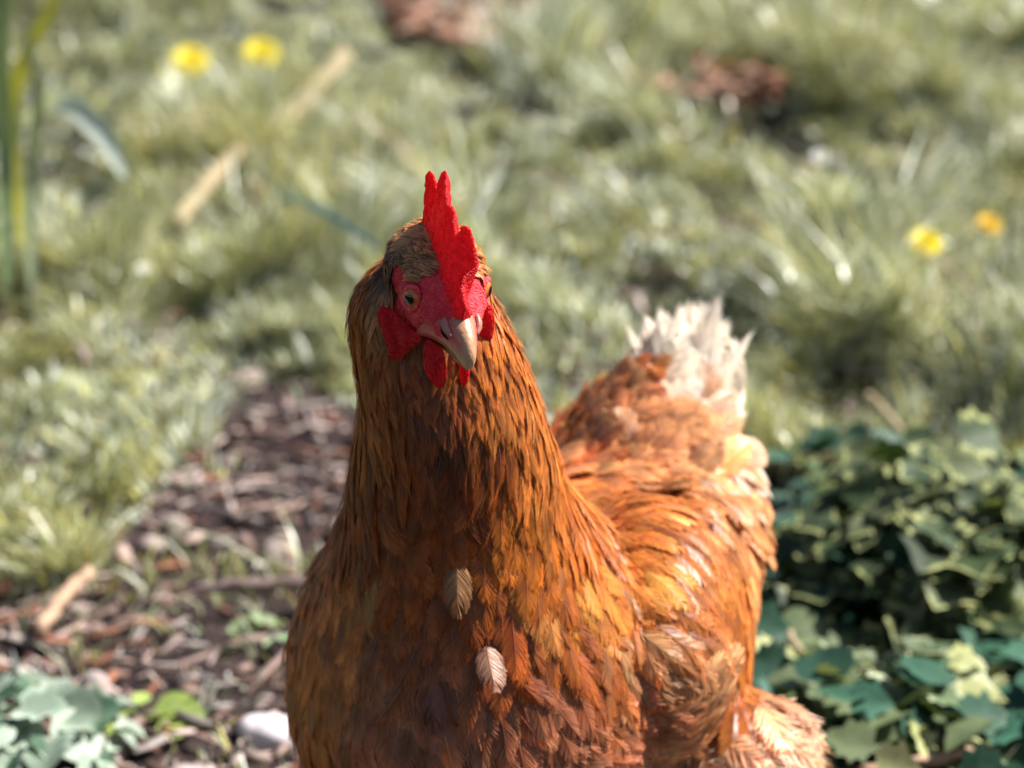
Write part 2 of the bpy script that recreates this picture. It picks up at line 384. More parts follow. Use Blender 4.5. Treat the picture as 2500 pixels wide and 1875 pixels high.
# ---- litter: chips, dead leaves, straw
def litter():
    Vs = []; Fs = []; Cs = []
    def add(cx, cy, L_, W_, T_, az, tl, c, z):
        i0 = len(Vs); ca, sa = math.cos(az), math.sin(az)
        for sz in (0, 1):
            for (u, v) in ((-1, -.7), (-.4, -1), (.6, -.9), (1, -.2), (.8, .8), (-.2, 1), (-.9, .6)):
                u2 = u * L_ / 2 * random.uniform(.8, 1.1); v2 = v * W_ / 2 * random.uniform(.7, 1.1); zz = z + sz * T_ + tl * u2 + .15 * abs(v2) * sz
                Vs.append((cx + u2 * ca - v2 * sa, cy + u2 * sa + v2 * ca, zz)); Cs.append(c)
        n = 7; Fs.append(tuple(range(i0 + n - 1, i0 - 1, -1))); Fs.append(tuple(range(i0 + n, i0 + 2 * n)))
        for k in range(n): k2 = (k + 1) % n; Fs.append((i0 + k, i0 + k2, i0 + n + k2, i0 + n + k))
    n = 0
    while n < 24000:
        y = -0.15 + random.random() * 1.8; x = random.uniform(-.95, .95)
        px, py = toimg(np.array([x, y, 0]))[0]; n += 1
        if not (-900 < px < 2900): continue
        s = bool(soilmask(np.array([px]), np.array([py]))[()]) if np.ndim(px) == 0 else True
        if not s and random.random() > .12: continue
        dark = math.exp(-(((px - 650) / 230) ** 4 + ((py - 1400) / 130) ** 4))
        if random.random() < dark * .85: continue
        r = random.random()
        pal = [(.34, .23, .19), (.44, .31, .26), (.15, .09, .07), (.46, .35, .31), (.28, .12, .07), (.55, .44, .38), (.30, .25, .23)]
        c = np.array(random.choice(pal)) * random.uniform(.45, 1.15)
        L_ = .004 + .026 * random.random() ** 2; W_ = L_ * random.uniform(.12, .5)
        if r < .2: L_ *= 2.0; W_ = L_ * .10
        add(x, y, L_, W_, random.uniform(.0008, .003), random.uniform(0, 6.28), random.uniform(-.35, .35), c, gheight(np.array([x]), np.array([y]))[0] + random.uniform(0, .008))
    for (cx_, cy_, rx_, ry_, num) in ((1120, 60, 190, 100, 420), (1740, 265, 180, 32, 120), (430, 400, 60, 50, 60)):
        for _ in range(num):
            a = random.uniform(0, 6.28); q = math.sqrt(random.random()); g = G(cx_ + rx_ * q * math.cos(a), cy_ + ry_ * q * math.sin(a))
            c = np.array(random.choice([(.33, .15, .09), (.42, .22, .15), (.25, .11, .06), (.5, .32, .22)])) * random.uniform(.7, 1.15)
            L_ = random.uniform(.02, .05)
            add(g[0], g[1], L_, L_ * .5, .0015, random.uniform(0, 6.28), random.uniform(-.5, .5), c, gheight(g[:1], g[1:2])[0] + random.uniform(.0, .03))
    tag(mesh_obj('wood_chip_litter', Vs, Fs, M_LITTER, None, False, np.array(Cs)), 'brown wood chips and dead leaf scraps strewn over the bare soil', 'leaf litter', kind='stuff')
litter()
# ---- stones
def stone(px, py, sx, sy, sz, m, label, cat='stone', group=None):
    g = G(px, py); bm = bmesh.new(); bmesh.ops.create_icosphere(bm, subdivisions=3, radius=1)
    s1, s2, s3 = [random.uniform(0, 9) for _ in range(3)]
    for v in bm.verts:
        c = v.co; k = 1 + .12 * math.sin(2.3 * c.x + s1) + .1 * math.sin(3.1 * c.y + s2) + .08 * math.sin(4.3 * c.z + 2 * c.x + s3)
        v.co = Vector((c.x * sx * k, c.y * sy * k, c.z * sz * k))
    for f in bm.faces: f.smooth = True
    me = bpy.data.meshes.new('stone'); bm.to_mesh(me); bm.free(); me.materials.append(m)
    o = link(bpy.data.objects.new('stone', me)); z = float(gheight(g[:1], g[1:2])[0])
    o.location = (g[0], g[1], z + sz * .35); o.rotation_euler = (random.uniform(-.2, .2), random.uniform(-.2, .2), random.uniform(0, 3))
    return tag(o, label, cat, group)
stone(655, 1750, .018, .017, .013, simple('pale_stone', (0.62, 0.55, 0.56), 0.6, 0.4, 0, 60, 0.12, 0.002), 'smooth white stone touching the left edge of the hen breast')
stone(430, 1255, .010, .010, .008, M_STONE, 'small tan pebble behind the dark soil, the upper of two together')
stone(372, 1300, .011, .009, .007, M_STONE, 'pale pebble on the soil just below another tan pebble')
stone(600, 925, .015, .011, .007, M_STONE, 'pinkish white stone where the grass meets the soil')
stone(690, 1300, .022, .010, .007, M_STONE, 'long flat grey stone lying just left of the neck base')
stone(435, 1862, .015, .012, .010, M_WHITESTONE, 'pale stone at the bottom edge, the left of a touching pair')
stone(492, 1838, .010, .009, .009, M_WHITESTONE, 'cream pebble near the bottom edge, the right of a touching pair')
stone(265, 1800, .012, .011, .009, M_STONE, 'rounded pinkish stone beside the orange scrap at lower left')
stone(235, 1640, .011, .011, .011, M_WHITESTONE, 'pale round stone right of the broad leaved corner plant')
# ---- sticks
def stick(name, pts, rad, m, label, cat='stick'):
    W_ = [np.array(G(a, b, z)) for a, b, z in pts]; W_ = cr(W_, 14); rr = np.interp(np.linspace(0, 1, 14), np.linspace(0, 1, len(rad)), rad)
    rr = rr * (1 + .12 * np.sin(np.arange(14) * 2.1)); W_ = W_ + rng.normal(0, .0008, W_.shape)
    V, F = tube(W_, rr, 8); o = mesh_obj(name, V, F, m, None, True); rebase(o, W_[0]); return tag(o, label, cat)
stick('stick', [(95, 1535, .008), (150, 1465, .01), (215, 1395, .012)], [.0045, .005, .0045], M_TWIG, 'short brown stick slanting over the soil at far left')
stick('branch', [(480, 1432, .006), (640, 1425, .008), (860, 1415, .008)], [.003, .0045, .005], simple('grey_branch', (.17, .12, .11), .85, .2, 0, 90, .35, .003), 'thin grey brown branch lying level behind the left shoulder', 'branch')
stick('stalk', [(430, 545, .035), (505, 450, .045), (600, 350, .05)], [.007, .009, .008], M_STALK, 'thick dry tan stalk lying in the grass, the lower left length', 'stalk')
stick('stalk', [(640, 335, .05), (745, 245, .06), (835, 140, .075)], [.010, .011, .011], M_STALK, 'thick dry tan stalk lying in the grass, the upper right length', 'stalk')
stick('twig', [(628, 570, .0), (630, 500, .045), (620, 450, .075)], [.006, .006, .004], M_TWIG, 'short upright pinkish twig below the dry stalks', 'twig')
stick('twig', [(2090, 1880, .01), (2300, 1850, .012), (2480, 1790, .015)], [.0025, .003, .002], M_TWIG, 'thin curved brown twig at the bottom right corner', 'twig')
stick('dry_straw', [(2120, 960, .02), (2190, 1040, .03), (2240, 1110, .03)], [.003, .003, .002], M_STALK, 'dry tan stem right of the tail above the mounded plant', 'stem')
stick('dry_straw', [(1925, 1540, .02), (1960, 1600, .025), (2020, 1640, .02)], [.002, .003, .002], M_STALK, 'yellowish curved grass stem just right of the wing', 'stem')
stick('dry_straw', [(2075, 1880, .0), (2074, 1800, .02), (2072, 1750, .035)], [.002, .002, .0015], M_STALK, 'pale upright grass stem at the bottom edge right of the thigh', 'stem')
# ---- long single blades of tall grass
def blade(px0, pts, wd, c, label, name='grass_leaf'):
    W_ = cr([np.array(P(a, b, yy)) for a, b, yy in pts], 16); t = unit(np.gradient(W_, axis=0)); s = unit(np.cross(t, FW)); nn = np.cross(s, t)
    V = []; F = []
    for i in range(16):
        q = i / 15; ww = wd * (math.sin(math.pi * min(1, .12 + q * .88)) ** .6) * .5 + 1e-4
        V += [W_[i] - s[i] * ww - nn[i] * ww * .3, W_[i] + nn[i] * .0001, W_[i] + s[i] * ww - nn[i] * ww * .3]
    for i in range(15):
        for k in range(2): F.append((i * 3 + k, i * 3 + k + 1, i * 3 + k + 4, i * 3 + k + 3))
    o = mesh_obj(name, V, F, M_GRASS, None, True, np.tile(np.array(c), (len(V), 1))); rebase(o, W_[0]); tag(o, label, 'grass_leaf')
blade(0, [(60, 600, 1.15), (30, 300, 1.2), (60, 150, 1.2), (125, 20, 1.2), (150, -60, 1.2)], .014, (.52, .48, .06), 'broad yellow grass blade at the top left corner')
blade(0, [(20, 700, 1.1), (15, 400, 1.15), (5, 100, 1.15), (30, -100, 1.15)], .015, (.2, .27, .12), 'upright green grass blade along the left edge')
blade(0, [(80, 700, 1.1), (75, 450, 1.15), (95, 250, 1.15), (60, 60, 1.15)], .012, (.3, .34, .2), 'pale green grass blade rising beside the yellow one')
blade(0, [(60, 300, 1.2), (150, 245, 1.15), (250, 330, 1.1), (310, 440, 1.05)], .020, (.55, .6, .5), 'silvery arching leaf left of the dry stalks')
blade(0, [(690, 470, 1.2), (780, 510, 1.1), (880, 570, 1.05), (930, 610, 1.0)], .009, (.30, .40, .33), 'narrow blue green leaf slanting toward the hen head')
# ---- flowers
def flower(px, py, dist_y, r, c, label, name, cat, layers=4, group=None, npet=20, ctr=None):
    c0 = P(px, py, dist_y); gz = float(gheight(c0[:1], c0[1:2])[0]); root = empty(name, (c0[0], c0[1], gz)); tag(root, label, cat, group)
    h = max(c0[2] - gz, .01)
    nrm = unit(np.array([.1, -.55, .8])); a_ = unit(np.cross(nrm, [1, 0, .1])); b_ = np.cross(nrm, a_)
    V = []; F = []; C = []
    for l in range(layers):
        rr = r * (1 - .22 * l); up = .12 + .28 * l
        for k in range(npet):
            q = 2 * math.pi * (k + .5 * (l % 2)) / npet + random.gauss(0, .04); d = math.cos(q) * a_ + math.sin(q) * b_; s = -math.sin(q) * a_ + math.cos(q) * b_
            w_ = 2.2 * rr * math.pi / npet * .5; i0 = len(V); e = d * rr * math.cos(up) + nrm * rr * math.sin(up) * .8; base = np.array([0, 0, h])
            V += [base + s * w_ * .3, base - s * w_ * .3, base + e * .7 - s * w_, base + e * .7 + s * w_, base + e + nrm * r * .04]
            F += [(i0, i0 + 1, i0 + 2, i0 + 3), (i0 + 3, i0 + 2, i0 + 4)]; C += [np.array(c) * random.uniform(.85, 1.1)] * 5
    mesh_obj('petals', V, F, M_PETAL, root, False, np.array(C))
    if ctr is not None:
        bm = bmesh.new(); bmesh.ops.create_icosphere(bm, subdivisions=2, radius=r * .33)
        me = bpy.data.meshes.new('glint_centre'); bm.to_mesh(me); bm.free(); me.materials.append(ctr); o = link(bpy.data.objects.new('glint_centre', me), root); o.location = Vector((0, 0, h)) + Vector(nrm) * r * .12
    V, F = tube([(0, 0, 0), (.002, 0, h * .5), (0, 0, h - .001)], [.0016, .0014, .0014], 6); mesh_obj('stem', V, F, M_STEM, root, True)
YC = (.88, .74, .006)
M_YCENT = simple('glint_centre_yellow', (.65, .42, .02), .7)
fg = 'yellow dandelion flowers in the grass'
flower(465, 150, 1.93, .025, YC, 'yellow dandelion flower at upper left, the left of a close pair', 'dandelion', 'flower', group=fg)
flower(637, 133, 1.97, .025, YC, 'yellow dandelion flower at upper left, the right of a close pair', 'dandelion', 'flower', group=fg)
flower(2258, 592, 1.08, .016, YC, 'yellow dandelion flower near the right edge, lower and larger of two', 'dandelion', 'flower', group=fg)
flower(2415, 548, 1.15, .012, (.85, .55, .01), 'small yellow dandelion flower closest to the right edge', 'dandelion', 'flower', group=fg)
flower(200, 1828, .34, .008, (.8, .42, .02), 'tiny orange yellow flower on the chips at bottom left', 'fallen_flower', 'flower', layers=2)
dg = 'dew glints shaped as small white petals in the grass'  # white petal discs that imitate glints of light on dew
flower(2055, 632, 1.1, .0055, (.85, .85, .85), 'bright dew glint shaped as white petals in the grass above the right side plant', 'dew_glint', 'flower', 1, dg, 12, M_YCENT)
flower(2003, 382, 1.5, .009, (.8, .8, .82), 'dew glint shaped as white petals in the grass higher up and farther off', 'dew_glint', 'flower', 1, dg, 12, M_YCENT)
flower(350, 655, 1.05, .0055, (.8, .82, .8), 'dew glint shaped as white petals in the grass at left, level with the hen comb', 'dew_glint', 'flower', 1, dg, 12, M_YCENT)

# ================================================================== THE HEN
hen = empty('hen', (0.02, 0.12, 0)); tag(hen, 'ginger brown hen with red comb and white tipped tail facing the camera', 'hen')
HL = np.array(hen.location)
def hp(name, V, F, m, parent=None, smooth=True, col=None):
    return mesh_obj(name, np.asarray(V, float) - HL, F, m, parent or hen, smooth, col)
# head frame: F forward, L hen's left (picture right), U up
PSI, TH = R(20), R(17)
Fh = np.array([math.sin(PSI), -math.cos(PSI), 0]); ZZ = np.array([0, 0, 1.0])
HF = Fh * math.cos(TH) - ZZ * math.sin(TH); HU = Fh * math.sin(TH) + ZZ * math.cos(TH); HLf = np.array([math.cos(PSI), math.sin(PSI), 0])
HO = P(1089, 712, 0.0)
def hd(f, l, u): return HO + f * HF + l * HLf + u * HU
def onF(px, py, f):
    """the point seen at px,py on the head's cross plane at f"""
    d = ray(px, py); t = ((HO + f * HF - CAM) @ HF) / (d @ HF); return CAM + d * t
def local(p): q = np.asarray(p) - HO; return np.stack([q @ HF, q @ HLf, q @ HU], -1)

# ---- body: one continuous remeshed surface
bm = bmesh.new()
def blob(c, r, rot=None):
    m4 = Matrix.Translation(Vector(c)) @ (rot.to_4x4() if rot is not None else Matrix.Identity(4)) @ Matrix.Diagonal((r[0], r[1], r[2], 1))
    bmesh.ops.create_icosphere(bm, subdivisions=3, radius=1, matrix=m4)
def chain(st, n):
    a = np.array([list(P(s[0], s[1], s[2])) + list(s[3:]) for s in st]); b = cr(a, n)
    for q in b: blob(q[:3], q[3:])
chain([(1062, 690, .022, .017, .018, .016), (1030, 765, .036, .0295, .025, .024), (1066, 880, .040, .0340, .030, .028), (1096, 1010, .044, .0380, .036, .033),
       (1108, 1150, .052, .0445, .044, .038), (1122, 1280, .064, .0515, .055, .043), (1150, 1420, .080, .068, .073, .052), (1172, 1560, .096, .0875, .095, .062),
       (1178, 1720, .100, .090, .100, .062), (1215, 1880, .115, .080, .092, .050)], 34)
chain([(1205, 1620, .10, .08, .09, .06), (1390, 1510, .16, .082, .09, .072), (1500, 1425, .2, .073, .08, .070), (1572, 1265, .23, .059, .056, .064),
       (1606, 1120, .25, .042, .042, .050), (1656, 1000, .262, .027, .024, .042), (1688, 915, .266, .026, .012, .024), (1690, 880, .268, .019, .008, .014)], 26)
blob(P(1570, 1540, .115), (.044, .075, .060)); blob(P(1660, 1525, .16), (.034, .065, .070))
blob(P(1180, 1560, .16) + np.array([-.05, 0, 0]), (.035, .09, .055))
blob(P(1795, 1890, .12), (.033, .038, .043)); blob(P(1150, 1980, .12), (.036, .038, .05))
# skull
RH = Matrix((Vector(HF), Vector(HLf), Vector(HU))).transposed()
for f, wd, ht, u, ln in ((-.022, .0185, .0170, .002, .012), (-.013, .0200, .0175, .0015, .010), (-.003, .0182, .0170, -.001, .011), (.005, .0156, .0155, -.0025, .010),
                         (.012, .0122, .0125, -.0042, .009), (.017, .0098, .0102, -.006, .007), (-.008, .016, .0125, -.010, .012), (-.002, .0135, .010, -.0135, .012)):
    blob(hd(f, 0, u), (ln, wd, ht), RH)
me = bpy.data.meshes.new('tmp'); bm.to_mesh(me); bm.free(); tmp = link(bpy.data.objects.new('tmp', me))
rm = tmp.modifiers.new('r', 'REMESH'); rm.mode = 'VOXEL'; rm.voxel_size = 0.0016
sm = tmp.modifiers.new('s', 'SMOOTH'); sm.iterations = 14; sm.factor = 0.5
ev = tmp.evaluated_get(bpy.context.evaluated_depsgraph_get()); m2 = ev.to_mesh()
nv = len(m2.vertices); BV = np.empty(nv * 3, np.float32); m2.vertices.foreach_get('co', BV); BV = BV.reshape(-1, 3).astype(float)
BN = np.empty(nv * 3, np.float32); m2.vertices.foreach_get('normal', BN); BN = BN.reshape(-1, 3).astype(float)
m2.calc_loop_triangles(); nt_ = len(m2.loop_triangles); BT = np.empty(nt_ * 3, np.int32); m2.loop_triangles.foreach_get('vertices', BT); BT = BT.reshape(-1, 3)
BF = np.empty(len(m2.loops), np.int32); m2.loops.foreach_get('vertex_index', BF); quads = len(m2.loops) == 4 * len(m2.polygons)
ev.to_mesh_clear(); bpy.data.objects.remove(tmp)
# sculpt the face: sockets, brow, cheek
EYE = {-1: hd(.0035, -.0156, .0012), 1: hd(.0035, .0156, .0012)}
for s, e in EYE.items():
    d = np.linalg.norm(BV - e, axis=1); 
    out = unit(HLf * s + HF * .45)
    BV += out * (np.exp(-((d - .0072) / .0022) ** 2) * .0013)[:, None]
    BV -= out * (np.exp(-(d / .0042) ** 2) * .0035)[:, None]
q = local(BV)
cheek = np.exp(-(((q[:, 0] - .002) / .008) ** 2 + ((q[:, 2] + .011) / .004) ** 2)) * (np.abs(q[:, 1]) > .006)
BV += BN * (cheek * .0012)[:, None]
ng = (vnoise(q[:, 0] + q[:, 1], q[:, 2] - q[:, 1], .0022, 21) - .5) * .0012 + (vnoise(q[:, 0] * 2 + q[:, 1], (q[:, 2] - q[:, 1]) * .7, .0045, 22) - .5) * .0012
face_w = np.clip((q[:, 0] + .017) / .004, 0, 1) * np.exp(-np.clip(np.linalg.norm(q, axis=1) - .03, 0, 1) / .002)
BV += BN * (ng * face_w)[:, None]
BC = np.full((nv, 3), (.22, .9, .30)); BC = BC * (1 - face_w[:, None]) + np.array([1.0, 1.0, 1.0]) * face_w[:, None]
# pale, floury skin round the beak and on the brow
pale = np.clip(vnoise(q[:, 0] * 1.3 + q[:, 2], q[:, 2] * .8 - q[:, 0] + q[:, 1], .0035, 23) * 2 - .9, 0, 1) * face_w
BC = BC * (1 - .3 * pale[:, None]) + np.array([1.12, 1.9, 1.9]) * .3 * pale[:, None]
fcs = BF.reshape(-1, 4) if quads else BT
hp('body', BV, fcs, M_SKIN, None, True, BC)

# ---- face details
def ring(c, ax, r, t, sx=1.0, sy=1.0, n=28, m=8, lift=0):
    ax = unit(np.array(ax)); a = unit(np.cross(ax, HF)); b = unit(np.cross(a, ax)); V = []; F = []
    for i in range(n):
        q = 2 * math.pi * i / n; d = math.cos(q) * a * sx + math.sin(q) * b * sy
        for k in range(m):
            w_ = 2 * math.pi * k / m; tt = t * (1 + .15 * math.sin(5 * q)); V.append(c + d * (r + tt * math.cos(w_)) + ax * (tt * math.sin(w_) + lift))
    for i in range(n):
        for k in range(m): F.append((i * m + k, ((i + 1) % n) * m + k, ((i + 1) % n) * m + (k + 1) % m, i * m + (k + 1) % m))
    return V, F
for s in (-1, 1):
    gaze = unit(HLf * s * .80 + HF * .58 + HU * .10); c = EYE[s] - gaze * .0024
    bm = bmesh.new(); bmesh.ops.create_uvsphere(bm, u_segments=40, v_segments=30, radius=.0053)
    V = np.array([v.co for v in bm.verts]); F = [tuple(v.index for v in f.verts) for f in bm.faces]; bm.free()
    Rm = np.array(Vector(gaze).to_track_quat('Z', 'Y').to_matrix()); ang = np.degrees(np.arccos(np.clip(V[:, 2] / .0053, -1, 1)))
    # iris: orange with a paler rim and a darker inner ring
    t_ = np.clip((ang - 24) / 26, 0, 1)[:, None]
    C = np.array([.42, .075, .012]) * (1 - t_) + np.array([.78, .23, .03]) * t_
    C = np.where((ang > 50)[:, None], np.array([.14, .03, .02]), C)
    eye = hp('eye', c + V @ Rm.T, F, M_EYE, None, True, C)
    # pupil: a thin black cap standing just proud of the iris
    bm = bmesh.new(); V = []; F = []
    for i in range(7):
        th = R(24) * i / 6
        for k in range(24):
            a = 2 * math.pi * k / 24; V.append((.00542 * math.sin(th) * math.cos(a), .00542 * math.sin(th) * math.sin(a), .00542 * math.cos(th)))
    for i in range(6):
        for k in range(24): F.append((i * 24 + k, (i + 1) * 24 + k, (i + 1) * 24 + (k + 1) % 24, i * 24 + (k + 1) % 24))
    hp('pupil', c + np.array(V) @ Rm.T, F, M_BLACK, eye, True)
    V, F = ring(c, gaze, .00435, .00120, 1.14, .88, lift=.0029); hp('eyelid', V, F, M_SKIN, None, True, np.tile([1.1, 1.8, 1.7], (len(V), 1)))

# ---- comb
CB = [(.0235, 0, .0005), (.0215, 0, .003), (.019, 0, .0055), (.016, 0, .008), (.013, 0, .010), (.010, 0, .0118), (.007, 0, .013), (.004, 0, .014), (.001, 0, .015), (-.002, 0, .0155),
      (-.007, 0, .016), (-.011, 0, .0165), (-.015, 0, .0165), (-.019, 0, .016), (-.0225, 0, .0155), (-.026, 0, .0145)]
CT = [(1130, 776, .0245), (1137, 752, .0235), (1127, 722, .0205), (1121, 697, .0180), (1126, 676, .0165), (1161, 648, .0143), (1154, 612, .0115), (1149, 580, .0095), (1141, 554, .008), (1132, 551, .0072),
      (1125, 566, .005), (1117, 572, .0035), (1115, 545, .0015), (1117, 518, -.001), (1111, 503, -.003), (1100, 498, -.0045), (1095, 482, -.006), (1092, 450, -.0095), (1092, 428, -.0125), (1084, 417, -.0138),
      (1074, 423, -.0150), (1068, 452, -.0165), (1062, 484, -.018), (1055, 452, -.0195), (1051, 426, -.0205), (1044, 417, -.0215), (1037, 428, -.023)]
ns = 151; base = cr([hd(*b) for b in CB], ns); top = np.array([onF(*t) for t in CT])
u_ = np.linspace(0, len(CT) - 1, ns); i_ = np.clip(u_.astype(int), 0, len(CT) - 2); f_ = (u_ - i_)[:, None]; f_ = f_ * .5 + (f_ * f_ * (3 - 2 * f_)) * .5
top = top[i_] * (1 - f_) + top[i_ + 1] * f_
nr = 34; V = []; F = []
sp = vnoise(np.arange(ns), np.arange(ns) * 0, 2.2, 31); 
for side in (-1, 1):
    for i in range(ns):
        e = i / (ns - 1); d = top[i] - base[i]; Ln = np.linalg.norm(d)
        for k in range(nr):
            v = k / (nr - 1); vv = -.12 + v * 1.12 + .012 * (sp[i] - .5) * v
            pos = base[i] + d * vv
            th = (.0036 * (1 - v) ** 1.6 + .0018) * min(1, math.sqrt(max(0, 1 - v ** 6)) + .02) * min(1, (e * 9) ** .5 + .15, ((1 - e) * 16) ** .5 + .15)
            bulge = 1.0 - .62 * max(0, 1 - e / .40) + .35 * math.exp(-((e - .06) / .05) ** 2)
            th = th * bulge * (1 + .25 * (vnoise(i, k, 3.1, 33) - .5)) + .0007 * (vnoise(i * 1.0, k * 1.0, 1.2, 35) - .5) * (.4 + 1.3 * v)
            th = max(th, .00028); V.append(pos + HLf * side * th + HLf * .0012 * math.sin(e * 9) * v)
        
for s in (0, 1):
    o = s * ns * nr
    for i in range(ns - 1):
        for k in range(nr - 1):
            q4 = (o + i * nr + k, o + i * nr + k + 1, o + (i + 1) * nr + k + 1, o + (i + 1) * nr + k); F.append(q4 if s else q4[::-1])
o2 = ns * nr
for i in range(ns - 1): F.append((i * nr + nr - 1, (i + 1) * nr + nr - 1, o2 + (i + 1) * nr + nr - 1, o2 + i * nr + nr - 1))
for k in range(nr - 1):
    F.append((k, k + 1, o2 + k + 1, o2 + k)); j = (ns - 1) * nr; F.append((j + k + 1, j + k, o2 + j + k, o2 + j + k + 1))
hp('comb', V, F, M_COMB)

# ---- flaps of red skin, inflated from an outline lying in a plane across the head
def flap(name, out, f0, fcen, th, amp=.0005, side_f=None):
    """out: (px,py) outline; f0 depth at each outline point or a number"""
    f0 = np.broadcast_to(f0, (len(out),)); O = np.array([onF(a, b, f) for (a, b), f in zip(out, f0)]); n = 72
    C = np.vstack([O, O[:1]]); t = np.linspace(0, len(O), n, endpoint=False); g = lambda k: O[k % len(O)]
    i = t.astype(int); f = (t - i)[:, None]; a, b, c, d = g(i - 1), g(i), g(i + 1), g(i + 2)
    O = 0.5 * (2 * b + (c - a) * f + (2 * a - 5 * b + 4 * c - d) * f ** 2 + (3 * b - a - 3 * c + d) * f ** 3)
    cen = O.mean(0); nm = unit(np.cross(O[0] - cen, O[n // 4] - cen)); 
    if nm @ HF < 0: nm = -nm
    V = []; F = []; m = 16
    for s in (1, -1):
        for r_ in range(1, m + 1):
            rr = math.sin(r_ / m * math.pi / 2)
            for k in range(n):
                p = cen + (O[k] - cen) * rr; z = th * math.sqrt(max(0, 1 - rr ** 2.6)) + amp * (vnoise(k * 1.0, r_ * 2.0, 2.0, 41) - .5) * (1 if r_ < m else .0)
                V.append(p + nm * s * z)
    b0 = len(V); V += [cen + nm * th, cen - nm * th]
    for s in (0, 1):
        o = s * m * n
        for r_ in range(m - 1):
            for k in range(n):
                k2 = (k + 1) % n; q4 = (o + r_ * n + k, o + (r_ + 1) * n + k, o + (r_ + 1) * n + k2, o + r_ * n + k2); F.append(q4 if s == 0 else q4[::-1])
        for k in range(n): k2 = (k + 1) % n; F.append((b0 + s, o + k, o + k2) if s == 0 else (b0 + s, o + k2, o + k))
    return hp(name, V, F, M_COMB)
flap('earlobe', [(928, 748), (924, 775), (934, 808), (948, 845), (953, 868), (967, 879), (984, 874), (997, 858), (1022, 838), (1030, 822), (1000, 800), (962, 762)],
     [-.010, -.010, -.009, -.008, -.007, -.006, -.004, -.002, .003, .005, .000, -.008], 0, .0026, .0014)
flap('earlobe', [(1186, 742), (1200, 748), (1207, 775), (1205, 810), (1196, 838), (1182, 849), (1169, 838), (1170, 800), (1178, 765)], [-.006] * 9, 0, .0018)
flap('wattle', [(1040, 832), (1034, 862), (1034, 895), (1046, 922), (1066, 945), (1083, 943), (1091, 920), (1089, 888), (1080, 850), (1062, 826)],
     [.006, .007, .008, .009, .009, .010, .012, .012, .010, .008], 0, .0030, .0009)
flap('wattle', [(1112, 850), (1116, 880), (1124, 905), (1124, 935), (1132, 941), (1141, 930), (1146, 905), (1146, 870), (1130, 845)], [.009] * 9, 0, .0026, .0009)

# ---- beak
secs = [((.017, .004), (.0065, -.0150), .0142), ((.0205, .0030), (.0105, -.0138), .0122), ((.0245, .0012), (.0150, -.0128), .0098), ((.0285, -.0008), (.0205, -.0122), .0076),
        ((.0325, -.0038), (.0265, -.0128), .0054), ((.0352, -.0080), (.0312, -.0142), .0036), ((.0358, -.0112), (.0336, -.0150), .0022), ((.0352, -.0146), (.0346, -.0158), .0009)]
SA = cr([list(s[0]) + list(s[1]) + [s[2]] for s in secs], 30); m = 21; V = []; F = []; C = []
for i, (cf, cu, ef, eu, w_) in enumerate(SA):
    e = i / 29
    for k in range(m):
        t = -1 + 2 * k / (m - 1); a = abs(t)
        lat = w_ * (1 - .10 * math.sin(math.pi * e)) * math.copysign(min(1, (math.sin(a * math.pi / 2)) ** (.9 + .5 * (1 - e))), t)
        v = a ** (2.0 + .4 * e)
        V.append(hd(cf * (1 - v) + ef * v, lat, cu * (1 - v) + eu * v))
        c = np.array([.42, .18, .10]) * (1 - e) + np.array([.60, .37, .20]) * e
        edge = max(0, (a - .78) / .22); c = c * (1 - edge) + np.array([.42, .18, .05]) * edge
        z = np.clip((.74 - e - .30 * edge) / .25, 0, 1) * np.clip((a - .22) * 3, 0, 1); c = c * (1 - z * .85) + np.array([.62, .045, .06]) * z * .85
        C.append(c)
for i in range(29):
    for k in range(m - 1): F.append((i * m + k, (i + 1) * m + k, (i + 1) * m + k + 1, i * m + k + 1))
nb = len(V)                       # underside, slightly raised inside
for i, (cf, cu, ef, eu, w_) in enumerate(SA): V.append(hd(ef, 0, eu + .0016)); C.append((.3, .12, .09))
for i in range(29):
    F.append((i * m, nb + i, nb + i + 1, (i + 1) * m)); F.append((nb + i, i * m + m - 1, (i + 1) * m + m - 1, nb + i + 1))
beak = hp('beak', V, F, M_BEAK, None, True, np.array(C))
V = []; F = []; C = []
LB = cr([(.004, -.0158, .0128), (.012, -.0150, .0098), (.019, -.0148, .0066), (.026, -.0158, .0040), (.0288, -.0162, .0014)], 16)
for i, (f, u, w_) in enumerate(LB):
    for k in range(11):
        t = -1 + .2 * k; V.append(hd(f, w_ * t, u - (1 - t * t) * (.0045 - .0025 * i / 15) + .0004)); C.append((.58, .42, .28) if i > 5 else (.5, .2, .13))
for i in range(15):
    for k in range(10): F.append((i * 11 + k, i * 11 + k + 1, (i + 1) * 11 + k + 1, (i + 1) * 11 + k))
hp('lower_beak', V, F, M_BEAK, None, True, np.array(C))
for s in (-1, 1):                 # slit nostrils under a horny flap
    pts = [hd(.0195, s * .0074, -.0022), hd(.0215, s * .0078, -.0055), hd(.0245, s * .0064, -.0068)]
    V, F = tube(cr(pts, 10), [.0004, .0008, .0009, .0008, .0007, .0006, .0005, .0004, .0003, .0002], 8); hp('nostril', V, F, M_SLIT, beak)
    pts = [hd(.0185, s * .0070, .0005), hd(.0225, s * .0070, -.0028), hd(.0262, s * .0052, -.0048)]
    V, F = tube(cr(pts, 10), [.0006, .0010, .0014, .0016, .0016, .0015, .0013, .001, .0008, .0004], 8); hp('nostril_flap', V, F, M_BEAK, beak, True, np.tile((.40, .16, .12), (len(V), 1)))

